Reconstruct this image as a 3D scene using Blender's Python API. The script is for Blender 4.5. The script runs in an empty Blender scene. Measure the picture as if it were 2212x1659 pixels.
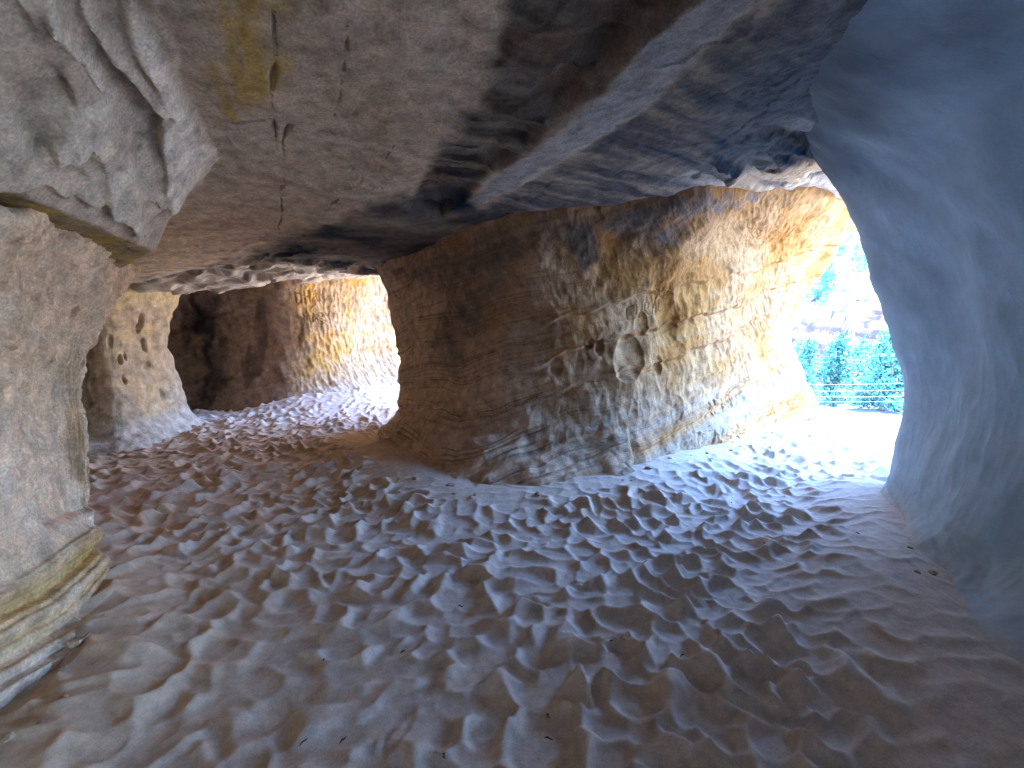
import bpy, math, random
import numpy as np

random.seed(5)
rng = np.random.default_rng(11)
C = bpy.context.scene.collection
R = math.radians
Q = 1.0                      # mesh spacing multiplier (1 = final)

# ------------------------------------------------------------------ camera
F, CX, CY, EYE, PITCH = 921.7, 1106.0, 829.5, 1.55, R(7.0)
SP, CP = math.sin(PITCH), math.cos(PITCH)

def ray(u, v):
    a, b = (u - CX) / F, -(v - CY) / F
    return a, CP + b * SP, -SP + b * CP

def P(u, v, y):                 # a point seen in direction (u, v), y metres ahead
    a, b, c = ray(u, v); t = y / b
    return (a * t, y, EYE + c * t)

def PZ(u, v, z=0.0):            # where that direction meets a level plane
    a, b, c = ray(u, v); t = (z - EYE) / c
    return (a * t, b * t, z)

def proj(p):
    x, y, z = p[..., 0], p[..., 1], p[..., 2] - EYE
    d = y * CP - z * SP
    h = y * SP + z * CP
    return CX + F * x / d, CY - F * h / d

# ------------------------------------------------------------------ noise
_G = np.array([(1,1,0),(-1,1,0),(1,-1,0),(-1,-1,0),(1,0,1),(-1,0,1),(1,0,-1),(-1,0,-1),
               (0,1,1),(0,-1,1),(0,1,-1),(0,-1,-1),(1,1,0),(-1,1,0),(0,-1,1),(0,-1,-1)], np.float32)

def _h(ix, iy, iz, seed):
    h = (ix.astype(np.uint32) * np.uint32(0x8da6b343)) ^ (iy.astype(np.uint32) * np.uint32(0xd8163841)) \
        ^ (iz.astype(np.uint32) * np.uint32(0xcb1ab31f))
    h = h + np.uint32((seed * 0x9e3779b9) & 0xffffffff)
    h ^= h >> np.uint32(15); h *= np.uint32(0x2c1b3c6d)
    h ^= h >> np.uint32(12); h *= np.uint32(0x297a2d39)
    h ^= h >> np.uint32(15)
    return h

def rnd(ix, iy, seed):
    return (_h(ix, iy, ix * 0, seed) / np.float32(4294967296.0)).astype(np.float32)

def _pn(x, y, z, seed):
    fx, fy, fz = np.floor(x), np.floor(y), np.floor(z)
    ix, iy, iz = [f.astype(np.int32).astype(np.uint32) for f in (fx, fy, fz)]
    x, y, z = x - fx, y - fy, z - fz
    sx, sy, sz = [t * t * t * (t * (t * 6 - 15) + 10) for t in (x, y, z)]
    hx = [(ix + np.uint32(a)) * np.uint32(0x8da6b343) for a in (0, 1)]
    hy = [(iy + np.uint32(a)) * np.uint32(0xd8163841) for a in (0, 1)]
    hz = [(iz + np.uint32(a)) * np.uint32(0xcb1ab31f) for a in (0, 1)]
    k = np.uint32((seed * 0x9e3779b9) & 0xffffffff)
    out = np.zeros(x.shape, np.float32)
    for a in (0, 1):
        for b in (0, 1):
            hab = hx[a] ^ hy[b]
            wab = (sx if a else 1 - sx) * (sy if b else 1 - sy)
            for c in (0, 1):
                h = (hab ^ hz[c]) + k
                h ^= h >> np.uint32(15); h *= np.uint32(0x2c1b3c6d); h ^= h >> np.uint32(12)
                h *= np.uint32(0x297a2d39); h ^= h >> np.uint32(15)
                g = h & np.uint32(15)
                out += wab * (sz if c else 1 - sz) * (_GX[g] * (x - a) + _GY[g] * (y - b) + _GZ[g] * (z - c))
    return out
_GX, _GY, _GZ = [np.ascontiguousarray(_G[:, k]) for k in range(3)]

from concurrent.futures import ThreadPoolExecutor
_pool = ThreadPoolExecutor(4)
def pn(x, y, z, seed=0):
    x, y, z = np.broadcast_arrays(np.float32(x), np.float32(y), np.float32(z))
    shp = x.shape; n = x.size
    x, y, z = x.ravel(), y.ravel(), z.ravel()
    if n < 20000: return _pn(x, y, z, seed).reshape(shp)
    out = np.empty(n, np.float32); st = 16384
    def job(i): out[i:i + st] = _pn(x[i:i + st], y[i:i + st], z[i:i + st], seed)
    list(_pool.map(job, range(0, n, st)))
    return out.reshape(shp)

def fbm(x, y, z, octv=4, seed=0, gain=0.5):
    a, s, f = 1.0, 0.0, 1.0
    for k in range(octv):
        s = s + a * pn(x * f + 17.3 * k, y * f - 9.1 * k, z * f + 4.7 * k, seed + k)
        a *= gain; f *= 2.03
    return s

def sstep(a, b, x):
    t = np.clip((x - a) / (b - a), 0, 1)
    return t * t * (3 - 2 * t)

def bowls(x, y, seed, el=0.35, reach=2):
    """lower envelope of many tilted paraboloids: hollows with crisp crests between them"""
    fx, fy = np.floor(x), np.floor(y)
    ix, iy = fx.astype(np.int32), fy.astype(np.int32)
    best = np.full(x.shape, 9.0, np.float32)
    for a in range(-reach, reach + 1):
        for b in range(-reach, reach + 1):
            cx, cy = ix + a, iy + b
            px = x - (cx + 0.14 + 0.72 * rnd(cx, cy, seed))
            py = y - (cy + 0.14 + 0.72 * rnd(cx, cy, seed + 1))
            th = rnd(cx, cy, seed + 2) * 3.1416
            e = 1 + el * (rnd(cx, cy, seed + 3) * 2 - 1)
            k = 0.85 + 0.5 * rnd(cx, cy, seed + 4)
            d = rnd(cx, cy, seed + 5) * 0.25
            c, s = np.cos(th), np.sin(th)
            r2 = ((c * px + s * py) * e) ** 2 + ((c * py - s * px) / e) ** 2
            np.minimum(best, r2 * k - d, out=best)
    return best

def plates(x, y, seed, tilt=1.0):
    """broken slabs: every cell keeps its own level and tilt"""
    fx, fy = np.floor(x), np.floor(y)
    ix, iy = fx.astype(np.int32), fy.astype(np.int32)
    best = np.full(x.shape, 9.0, np.float32); val = np.zeros(x.shape, np.float32)
    second = np.full(x.shape, 9.0, np.float32)
    for a in (-1, 0, 1):
        for b in (-1, 0, 1):
            cx, cy = ix + a, iy + b
            px = x - (cx + rnd(cx, cy, seed)); py = y - (cy + rnd(cx, cy, seed + 1))
            d = px * px + py * py
            v = rnd(cx, cy, seed + 2) * 2 - 1 + tilt * (px * (rnd(cx, cy, seed + 3) * 2 - 1) + py * (rnd(cx, cy, seed + 4) * 2 - 1))
            m = d < best
            second = np.where(m, best, np.minimum(second, d))
            val = np.where(m, v, val); best = np.where(m, d, best)
    return val, np.sqrt(second) - np.sqrt(best)

def polymask(x, y, poly, soft, warp=0.0, seed=3, wf=3.0):
    """1 inside a plan polygon, soft edge of the given width, edge warped by noise"""
    x = np.float32(x); y = np.float32(y)
    if warp:
        x, y = x + warp * fbm(x * wf, y * wf, 0.3, 4, seed), y + warp * fbm(x * wf, y * wf, 7.3, 4, seed + 9)
    q = np.array([p[:2] for p in poly], np.float32)
    ins = np.zeros(x.shape, bool); dist = np.full(x.shape, 1e9, np.float32)
    for k in range(len(q)):
        (x0, y0), (x1, y1) = q[k], q[(k + 1) % len(q)]
        ex, ey = x1 - x0, y1 - y0
        t = np.clip(((x - x0) * ex + (y - y0) * ey) / (ex * ex + ey * ey + 1e-9), 0, 1)
        dist = np.minimum(dist, (x - x0 - t * ex) ** 2 + (y - y0 - t * ey) ** 2)
        if abs(ey) > 1e-9:
            ins ^= ((y0 > y) != (y1 > y)) & (x < ex * (y - y0) / ey + x0)
    sd = np.where(ins, 1, -1) * np.sqrt(dist)
    return sstep(-soft / 2, soft / 2, sd)

def linedist(x, y, pts):
    dist = np.full(np.shape(x), 1e9, np.float32)
    for (x0, y0), (x1, y1) in zip(pts[:-1], pts[1:]):
        ex, ey = x1 - x0, y1 - y0
        t = np.clip(((x - x0) * ex + (y - y0) * ey) / (ex * ex + ey * ey + 1e-9), 0, 1)
        dist = np.minimum(dist, (x - x0 - t * ex) ** 2 + (y - y0 - t * ey) ** 2)
    return np.sqrt(dist)

def mixc(c, col, m):
    return c + (np.array(col, np.float32) - c) * np.asarray(m)[..., None]

# ------------------------------------------------------------------ materials
def nt_mat(name):
    m = bpy.data.materials.new(name); m.use_nodes = True
    n = m.node_tree.nodes; l = m.node_tree.links
    b = n['Principled BSDF']; b.inputs['Roughness'].default_value = 0.95
    b.inputs['Specular IOR Level'].default_value = 0.1
    return m, n, l, b

def rock_mat(name, grain=1.0, bump=0.5, scale=1.0, rough=0.95):
    """surface colour from the mesh's own 'tint' layer, broken up by procedural grain, plus fine bump"""
    m, n, l, b = nt_mat(name)
    at = n.new('ShaderNodeAttribute'); at.attribute_name = 'tint'
    tc = n.new('ShaderNodeTexCoord')
    n1 = n.new('ShaderNodeTexNoise'); n1.inputs['Scale'].default_value = 9 * scale; n1.inputs['Detail'].default_value = 9
    n1.inputs['Roughness'].default_value = 0.65
    n2 = n.new('ShaderNodeTexNoise'); n2.inputs['Scale'].default_value = 80 * scale; n2.inputs['Detail'].default_value = 3
    for t in (n1, n2): l.new(tc.outputs['Object'], t.inputs['Vector'])
    mr = n.new('ShaderNodeMapRange'); mr.inputs['From Min'].default_value = 0.3; mr.inputs['From Max'].default_value = 0.7
    mr.inputs['To Min'].default_value = 1 - 0.28 * grain; mr.inputs['To Max'].default_value = 1 + 0.22 * grain
    l.new(n1.outputs['Fac'], mr.inputs['Value'])
    mr2 = n.new('ShaderNodeMapRange'); mr2.inputs['From Min'].default_value = 0.3; mr2.inputs['From Max'].default_value = 0.7
    mr2.inputs['To Min'].default_value = 1 - 0.14 * grain; mr2.inputs['To Max'].default_value = 1 + 0.14 * grain
    l.new(n2.outputs['Fac'], mr2.inputs['Value'])
    mu = n.new('ShaderNodeMath'); mu.operation = 'MULTIPLY'
    l.new(mr.outputs[0], mu.inputs[0]); l.new(mr2.outputs[0], mu.inputs[1])
    vm = n.new('ShaderNodeVectorMath'); vm.operation = 'SCALE'
    l.new(at.outputs['Color'], vm.inputs[0]); l.new(mu.outputs[0], vm.inputs['Scale'])
    l.new(vm.outputs[0], b.inputs['Base Color'])
    ad = n.new('ShaderNodeMath'); ad.operation = 'MULTIPLY_ADD'; ad.inputs[1].default_value = 0.25
    l.new(n2.outputs['Fac'], ad.inputs[0]); l.new(n1.outputs['Fac'], ad.inputs[2])
    bp = n.new('ShaderNodeBump'); bp.inputs['Strength'].default_value = bump; bp.inputs['Distance'].default_value = 0.02
    l.new(ad.outputs[0], bp.inputs['Height']); l.new(bp.outputs[0], b.inputs['Normal'])
    b.inputs['Roughness'].default_value = rough
    return m

def plain_mat(name, col, var=0.25, scale=4.0, rough=0.9, trans=0.0):
    m, n, l, b = nt_mat(name)
    tc = n.new('ShaderNodeTexCoord'); n1 = n.new('ShaderNodeTexNoise')
    n1.inputs['Scale'].default_value = scale; n1.inputs['Detail'].default_value = 5
    l.new(tc.outputs['Object'], n1.inputs['Vector'])
    cr = n.new('ShaderNodeValToRGB')
    cr.color_ramp.elements[0].position = 0.3; cr.color_ramp.elements[1].position = 0.7
    cr.color_ramp.elements[0].color = tuple(c * (1 - var) for c in col) + (1,)
    cr.color_ramp.elements[1].color = tuple(min(1, c * (1 + var)) for c in col) + (1,)
    l.new(n1.outputs['Fac'], cr.inputs[0]); l.new(cr.outputs[0], b.inputs['Base Color'])
    b.inputs['Roughness'].default_value = rough
    return m

M_rock = rock_mat('sandstone', 1.55, 0.6)
M_pale = rock_mat('smooth_sandstone', 0.3, 0.15)
M_sand = rock_mat('loose_sand', 0.8, 0.2, 2.2)
M_terr = rock_mat('slickrock', 0.8, 0.3, 0.12)
M_leaf = plain_mat('juniper_foliage', (0.075, 0.21, 0.19), 0.4, 1.6)
M_leaf2 = plain_mat('sagebrush_foliage', (0.095, 0.20, 0.18), 0.35, 2.5)
M_bark = plain_mat('bark', (0.16, 0.12, 0.10), 0.3, 9)
M_wire = plain_mat('galvanised_wire', (0.30, 0.30, 0.30), 0.05, 3, 0.5)
M_twig = plain_mat('dry_twig', (0.09, 0.06, 0.04), 0.3, 20)

# ------------------------------------------------------------------ objects
def tag(o, label=None, cat=None, group=None, kind=None):
    for k, v in (('label', label), ('category', cat), ('group', group), ('kind', kind)):
        if v: o[k] = v
    return o

def link(name, me, mat, parent=None):
    o = bpy.data.objects.new(name, me); C.objects.link(o)
    if mat: me.materials.append(mat)
    if parent: o.parent = parent
    return o

def grid_mesh(name, V, tint=None, wrap=False, sharp=None, cut=None):
    ns, nt = V.shape[:2]
    me = bpy.data.meshes.new(name)
    idx = np.arange(ns * nt, dtype=np.int32).reshape(ns, nt)
    if wrap: idx = np.vstack([idx, idx[:1]])
    q = np.stack([idx[:-1, :-1], idx[1:, :-1], idx[1:, 1:], idx[:-1, 1:]], -1).reshape(-1, 4)
    if cut is not None: q = q[~cut.ravel()[q].all(1)]
    me.vertices.add(ns * nt); me.vertices.foreach_set('co', np.ascontiguousarray(V, np.float32).ravel())
    me.loops.add(q.size); me.loops.foreach_set('vertex_index', q.ravel())
    me.polygons.add(len(q))
    me.polygons.foreach_set('loop_start', np.arange(0, q.size, 4, dtype=np.int32))
    me.polygons.foreach_set('use_smooth', np.ones(len(q), bool))
    me.update(calc_edges=True)
    if tint is not None:
        a = me.color_attributes.new('tint', 'FLOAT_COLOR', 'POINT')
        t = np.ones((ns * nt, 4), np.float32); t[:, :3] = np.clip(tint.reshape(-1, 3), 0.008, 0.85)
        a.data.foreach_set('color', t.ravel())
    if sharp: me.set_sharp_from_angle(angle=R(sharp))
    return me

def catmull(ctrl, ns, closed=False):
    K = len(ctrl); out = []
    spans = K if closed else K - 1
    for i in range(spans):
        g = (lambda j: ctrl[j % K]) if closed else (lambda j: ctrl[min(max(j, 0), K - 1)])
        p0, p1, p2, p3 = g(i - 1), g(i), g(i + 1), g(i + 2)
        if not closed and i == 0: p0 = 2 * p1 - p2
        if not closed and i == K - 2: p3 = 2 * p2 - p1
        n = ns[i]; t = (np.arange(n) / n).reshape((-1,) + (1,) * (ctrl.ndim - 1))
        out.append(0.5 * (2 * p1 + (p2 - p0) * t + (2 * p0 - 5 * p1 + 4 * p2 - p3) * t ** 2 + (3 * p1 - p0 - 3 * p2 + p3) * t ** 3))
    if not closed: out.append(ctrl[-1:])
    return np.concatenate(out, 0)

class Patch:
    """a rock face lofted through columns of points, then worn by noise"""
    def __init__(self, cols, res, ref, closed=False, spacing=None):
        net = np.array(cols, np.float64)
        K = len(net)
        d = np.linalg.norm(np.roll(net, -1, 0) - net, axis=2).max(1)
        ns = [max(2, int(math.ceil(d[i] / (res * (spacing[i] if spacing else 1) * Q)))) for i in range(K if closed else K - 1)]
        self.closed = closed
        A = catmull(net, ns, closed)
        B = A.transpose(1, 0, 2)
        d = np.linalg.norm(B[1:] - B[:-1], axis=2).max(1)
        nt = [max(2, int(math.ceil(x / (res * Q)))) for x in d]
        self.V = catmull(B, nt).transpose(1, 0, 2)
        self.ref = np.array(ref); self.sgn = 1.0
        N = self.normals()
        if (N * (self.ref - self.V)).sum(-1).mean() < 0: self.sgn = -1.0
        seg = np.linalg.norm(np.diff(self.V, axis=0), axis=2).mean(1)
        self.s = np.concatenate([[0], np.cumsum(seg)])[:, None] + 0 * self.V[..., 0]
        seg = np.linalg.norm(np.diff(self.V, axis=1), axis=2)
        self.t = np.concatenate([np.zeros((len(seg), 1)), np.cumsum(seg, 1)], 1)
        self.s = np.float32(self.s); self.t = np.float32(self.t)
    def normals(self):
        V = self.V
        if self.closed:
            a = np.roll(V, -1, 0) - np.roll(V, 1, 0)
        else:
            a = np.gradient(V, axis=0)
        n = np.cross(a, np.gradient(V, axis=1))
        n /= np.linalg.norm(n, axis=2, keepdims=True) + 1e-12
        return n * self.sgn
    def push(self, h):
        self.V = self.V + self.normals() * np.asarray(h)[..., None]; self._c = None
    def xyz(self): return [np.float32(self.V[..., k]) for k in range(3)]
    def find(self, u, v):                  # the surface point seen at a place in the photo
        if getattr(self, '_c', None) is None:
            pu, pv = proj(self.V)
            front = (self.normals() * (np.array([0, 0, EYE]) - self.V)).sum(-1) > -0.05
            ids = np.nonzero((front & (self.V[..., 1] > 0.3)).ravel())[0]
            self._c = (pu.ravel()[ids], pv.ravel()[ids], np.linalg.norm(self.V - np.array([0, 0, EYE]), axis=2).ravel()[ids], ids)
        pu, pv, ds, ids = self._c
        d = np.hypot(pu - u, pv - v); near = np.nonzero(d < d.min() + 2.0)[0]
        k = np.unravel_index(ids[near[np.argmin(ds[near])]], self.s.shape)
        return self.V[k], k
    def dent(self, u, v, ru, rv, depth, power=2.0, tilt=0.0):
        """a hollow of about ru x rv metres half size centred at a place in the photo"""
        c, k = self.find(u, v)
        ds = self.s - self.s[k]; dt = self.t - self.t[k]
        ds, dt = ds * math.cos(tilt) + dt * math.sin(tilt), dt * math.cos(tilt) - ds * math.sin(tilt)
        r = np.sqrt((ds / ru) ** 2 + (dt / rv) ** 2)
        return -depth * np.clip(1 - r ** power, 0, 1) ** 0.7
    def stain(self, pts, soft, warp=0.1, seed=1, wf=3.0):
        """mask of a patch outlined on the rock by points of the photo"""
        sd = [self.find(u, v)[1] for u, v in pts]
        poly = [(self.s[k], self.t[k]) for k in sd]
        return polymask(self.s, self.t, poly, soft, warp, seed, wf)

GLYPH = {'A': [[(0,0),(.5,1),(1,0)],[(.2,.4),(.8,.4)]], 'B': [[(0,0),(0,1),(.7,.95),(.7,.6),(0,.52),(.9,.4),(.8,.05),(0,0)]],
 'D': [[(0,0),(0,1),(.7,.85),(.9,.5),(.7,.12),(0,0)]], 'E': [[(.9,1),(0,1),(0,0),(.9,0)],[(0,.5),(.7,.5)]],
 'H': [[(0,0),(0,1)],[(.9,0),(.9,1)],[(0,.5),(.9,.5)]], 'I': [[(.4,0),(.4,1)]], 'J': [[(.8,1),(.8,.2),(.5,0),(.1,.2)],[(.3,1),(1,1)]],
 'K': [[(0,0),(0,1)],[(.9,1),(0,.45),(.9,0)]], 'L': [[(0,1),(0,0),(.8,0)]], 'M': [[(0,0),(.1,1),(.5,.4),(.9,1),(1,0)]],
 'N': [[(0,0),(0,1),(.9,0),(.9,1)]], 'O': [[(.5,1),(.1,.75),(.1,.25),(.5,0),(.9,.25),(.9,.75),(.5,1)]],
 'P': [[(0,0),(0,1),(.8,.9),(.8,.55),(0,.48)]], 'R': [[(0,0),(0,1),(.8,.9),(.8,.55),(0,.48),(.9,0)]],
 'S': [[(.9,.85),(.5,1),(.1,.8),(.2,.55),(.8,.45),(.9,.18),(.5,0),(.05,.15)]], 'T': [[(.5,0),(.5,1)],[(0,1),(1,1)]],
 'V': [[(0,1),(.5,0),(1,1)]], 'W': [[(0,1),(.25,0),(.5,.7),(.75,0),(1,1)]], 'Y': [[(0,1),(.5,.5),(1,1)],[(.5,.5),(.5,0)]],
 'C': [[(.9,.85),(.5,1),(.1,.75),(.1,.25),(.5,0),(.9,.15)]], 'X': [[(0,0),(1,1)],[(0,1),(1,0)]]}

def carve(pt, text, p0, p1, hpx, width, depth, slant=0.1):
    """letters cut into the rock between two places of the photo, hpx tall there"""
    _, k0 = pt.find(*p0); _, k1 = pt.find(*p1)
    _, k2 = pt.find(p0[0], p0[1] - hpx)
    s0, t0 = pt.s[k0], pt.t[k0]
    ex = np.array([pt.s[k1] - s0, pt.t[k1] - t0]); L = np.linalg.norm(ex); ex /= L
    ey = np.array([-ex[1], ex[0]]); up = np.array([pt.s[k2] - s0, pt.t[k2] - t0]); hh = abs(up @ ey)
    if up @ ey < 0: ey = -ey
    ds, dt = pt.s - s0, pt.t - t0
    X, Y = ds * ex[0] + dt * ex[1], ds * ey[0] + dt * ey[1]
    X = X - slant * Y
    sel = (X > -.1) & (X < L + .1) & (Y > -.1) & (Y < hh + .1)
    xs, ys = X[sel], Y[sel]; d = np.full(xs.shape, 1e9)
    adv = L / len(text)
    for i, ch in enumerate(text):
        for st in GLYPH.get(ch, []):
            q = [((i + .1 + .72 * a) * adv, b * hh) for a, b in st]
            d = np.minimum(d, linedist(xs, ys, q))
    out = np.zeros(X.shape); out[sel] = -depth * (1 - sstep(width * .35, width, d))
    return out

# ------------------------------------------------------------------ lay of the land
DV = np.array([math.sin(R(38)), math.cos(R(38))])         # direction across the valley

def terr(x, y):
    x = np.asarray(x, float); y = np.asarray(y, float)
    r = x * DV[0] + y * DV[1]
    w = x * DV[1] - y * DV[0]
    rr = r + 2.2 * fbm(w * .05, 3.1, .5, 3, 41)
    prof = np.interp(rr, [-60, 4, 8, 14, 25, 34, 44, 52, 55, 57.5, 60, 70, 80, 95, 110, 140, 190, 260, 420],
                         [-6, 0, -.15, -.8, -1.95, -2.3, -2.6, -2.3, -1.2, 1.6, 3.7, 5.4, 8.8, 15.5, 22.5, 37, 56, 78, 90])
    far = sstep(12, 40, rr)
    n = fbm(x * .11, y * .11, .2, 5, 51) * 1.2 * far * sstep(44, 70, rr)
    # cross-bedded ledges on the slope
    led = prof + 0.16 * w + n
    st = led * 1.9; ste = np.floor(st) + sstep(.86, 1.0, st - np.floor(st))
    led2 = (ste - st) / 1.9
    z = prof + n + led2 * sstep(48, 56, rr) * (0.95 - .5 * sstep(70, 100, rr))
    # the alcove in the rock band
    cx, cz = 60 * math.tan(R(0)), 0
    wa = w - ALW; ra = rr - 58.0
    z = z - 2.6 * np.clip(1 - (wa / 4.6) ** 2 - (ra / 3.0) ** 2, 0, 1) ** .5
    z = z + .25 * fbm(x * .35, y * .35, .9, 3, 61) * sstep(9, 16, r) * (1 - sstep(40, 52, rr))
    inside = (1 - sstep(4.6, 7.5, x))
    return z * (1 - inside)

a_, b_, _ = ray(1735, 700)
ALW = 60 * (a_ * DV[1] - b_ * DV[0]) / (a_ * DV[0] + b_ * DV[1])

def axis(segs):
    out = [segs[0][0]]
    for a, b, s0, s1 in segs:
        x = a
        while x < b - 1e-6:
            x = x + (s0 + (s1 - s0) * (x - a) / (b - a)) * Q
            out.append(min(x, b))
    return np.array(out)

def terrain():
    rs = axis([(-300, -40, 30, 8), (-40, -14, 4, 1), (-14, 14, .5, .35), (14, 44, .35, .3), (44, 74, .16, .2), (74, 130, .3, .5), (130, 460, 1.5, 14)])
    ws = axis([(-320, -60, 30, 8), (-60, -16, 4, .6), (-16, 13, .32, .32), (13, 60, .6, 4), (60, 320, 8, 30)])
    Rr, Ww = np.meshgrid(rs, ws, indexing='ij')
    X, Y = Rr * DV[0] + Ww * DV[1], Rr * DV[1] - Ww * DV[0]
    Z = terr(X, Y)
    m = sstep(-9.6, -8.6, X) * (1 - sstep(4.2, 5.0, X)) * sstep(-10.2, -9.2, Y) * (1 - sstep(12.6, 13.6, Y))
    Z = Z - .22 * m + .03 * (1 - m) * (1 - sstep(9, 14, X))
    r = X * DV[0] + Y * DV[1]
    n = fbm(X * .3, Y * .3, Z * 1.5, 4, 71)
    b = pn(0 * X, X * .01, Z * 1.6 + .16 * (X * DV[1] - Y * DV[0]), 77)
    col = np.zeros(X.shape + (3,), np.float32) + np.array((.095, .09, .085), np.float32)
    col = mixc(col, (.30, .16, .13), sstep(-.15, .3, b) * sstep(48, 56, r))
    col = mixc(col, (.20, .145, .13), sstep(.1, .5, n) * .7 * sstep(48, 60, r))
    col = mixc(col, (.24, .235, .24), sstep(40, 52, r))                   # white slickrock slope
    band_shade = sstep(-.5, -.1, b + .5 * fbm(X * .25, Y * .25, Z * .8, 3, 73)) * sstep(52, 55, r) * (1 - sstep(61, 64, r + 1.5 * n))
    band_shade = np.maximum(band_shade, .95 * sstep(-.1, .1, b + n * .4) * sstep(92, 96, r) * (1 - sstep(101, 105, r)))
    col = mixc(col, (.016, .013, .019), band_shade * .97)                       # shade on the rock bands put into the colour
    rk = fbm(X * .45, Y * .45, Z * .9, 4, 74)
    col = mixc(col, (.025, .021, .03), sstep(.04, .18, rk) * sstep(62, 68, r) * .9)      # dark patches of boulders and ledges
    o = link('ground', grid_mesh('ground', np.stack([X, Y, Z], -1), col, sharp=35), M_terr)
    tag(o, kind='structure')

# ------------------------------------------------------------------ cave floor
TREADS = []
def sand_floor():
    xs = axis([(-9.3, -5, .04, .022), (-5, -2.2, .018, .013), (-2.2, 3.2, .0115, .0115), (3.2, 5.0, .014, .025)])
    ys = axis([(-9.8, 0, .16, .04), (0, .9, .04, .011), (.9, 3.6, .0105, .0115), (3.6, 7, .0125, .02), (7, 12.8, .022, .06)])
    X, Y = [np.float32(a) for a in np.meshgrid(xs, ys, indexing='ij')]
    wx = X + .045 * fbm(X * 3, Y * 3, .1, 4, 5); wy = Y + .045 * fbm(X * 1.7, Y * 1.7, 5.1, 3, 6)
    b1 = bowls(wx / .150, wy / .128, 20, .5)
    b2 = bowls(wx / .11 + 4.2, wy / .095, 30, .35, 1)
    cap = lambda b, c: c - np.log1p(np.exp((c - b) * 14)) / 14           # soft flat tops
    h = .158 * (.05 + np.log1p(np.exp((cap(b1, .55) - .03) * 18)) / 18) * (.85 + .7 * fbm(X * 1.5, Y * 1.5, 3.3, 2, 17)) + .012 * cap(b2, .6) * sstep(-.15, .3, b1)
    h = h + .006 * fbm(X * 6, Y * 6, .4, 3, 8) + .0022 * fbm(X * 22, Y * 22, .4, 2, 9)
    for _ in range(1):
        h[1:-1, 1:-1] = .4 * h[1:-1, 1:-1] + .15 * (h[2:, 1:-1] + h[:-2, 1:-1] + h[1:-1, 2:] + h[1:-1, :-2])
    # sand lies smoother against the rock and by the right hand wall
    calm = np.maximum.reduce([
        1 - sstep(.05, .55, linedist(X, Y, WALL_LINE)) ,
        sstep(2.0, 2.7, X) * (1 - sstep(2.0, 3.2, Y)),
        1 - sstep(.12, .75, linedist(X, Y, RIGHT_LINE)),
        .6 * (1 - sstep(.1, .5, linedist(X, Y, LEFT_LINE)))])
    h = h * (1 - .82 * calm)
    mound = .13 * (1 - sstep(.0, .9, linedist(X, Y, WALL_LINE))) + .32 * (1 - sstep(.0, 1.5, linedist(X, Y, RAMP_LINE))) \
        + .16 * (1 - sstep(0, .8, linedist(X, Y, RIGHT_LINE))) + .09 * (1 - sstep(0, .45, linedist(X, Y, LEFT_LINE)))
    mound = mound - .03 * (1 - sstep(0, 1.1, linedist(X, Y, WALL_LINE[:5])))
    swell = .03 * fbm(X * .6, Y * .6, .7, 2, 14)
    # shoe soles leave ribbed prints in a few hollows
    for (cx, cy, th, L) in TREADS:
        c, s = math.cos(th), math.sin(th)
        a, b = (X - cx) * c + (Y - cy) * s, -(X - cx) * s + (Y - cy) * c
        m = (1 - sstep(.75, 1, (a / L) ** 2 + (b / (.36 * L)) ** 2))
        h = h * (1 - .6 * m) + m * (.003 * np.sin(a * 2 * math.pi / .026 + 1.2 * np.sin(b * 50)))
    Z = h + mound + swell + terr(X, Y)
    edge = sstep(-9.2, -8.9, X) * (1 - sstep(4.65, 4.95, X)) * sstep(-9.7, -9.2, Y) * (1 - sstep(12.3, 12.75, Y))
    Z = Z - .25 * (1 - edge)
    n = fbm(X * 1.2, Y * 1.2, .3, 4, 15)
    col = np.zeros(X.shape + (3,), np.float32) + np.array((.52, .465, .42), np.float32)
    col = mixc(col, (.50, .365, .25), sstep(1.3, -1.6, X - .25 * (Y - 3) + 1.6 * fbm(X * .5, Y * .5, .9, 4, 16)) * (1 - sstep(5.5, 8, Y)))
    col = mixc(col, (.54, .46, .39), sstep(-.1, .5, n) * .3)
    o = link('sand', grid_mesh('sand', np.stack([X, Y, Z], -1), col), M_sand)
    tag(o, kind='structure')
    return xs, ys, Z

# ------------------------------------------------------------------ ceiling
CEIL = np.array([(0,1.5,2.66),(1.2,1.5,2.85),(-1.2,1.5,2.62),(-1.8,2.74,2.6),(-.5,4.7,2.6),(.1,4.3,2.66),(.87,4.3,2.76),
 (1.67,4.1,2.86),(2.5,4.5,3.02),(3.5,4.9,3.22),(4.84,6.26,3.4),(6.2,7,4.4),(5.2,5,3.6),(6.2,5,4.4),(2.64,3.8,3.1),(1.9,2.5,3.0),(-2,7,2.55),(-3.7,4.1,2.32),
 (-5.4,6.2,2.1),(-6.6,8.1,2.22),(-4.3,8.5,2.52),(-3,10.3,2.92),(1,11,3.1),(4.5,11,3.3),(-3,6,2.5),(-9,5,2.1),(0,-3,2.9),(-4,0,2.4),
 (3,-3,3.0),(0,-6,3.0),(5.5,0,3.3),(-9,12,2.3),(5,13,3.3),(-8,-4,2.5),(-4,-8,2.8),(3,-8,3.0)], float)
def _phi(r): return r
_A = np.zeros((len(CEIL) + 3,) * 2); _n = len(CEIL)
_A[:_n, :_n] = -_phi(np.hypot(CEIL[:, None, 0] - CEIL[None, :, 0], CEIL[:, None, 1] - CEIL[None, :, 1])) - np.eye(_n) * .15
_A[:_n, _n] = 1; _A[:_n, _n + 1:] = CEIL[:, :2]; _A[_n, :_n] = 1; _A[_n + 1:, :_n] = CEIL[:, :2].T
_W = np.linalg.solve(_A, np.concatenate([CEIL[:, 2], [0, 0, 0]]))
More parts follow.
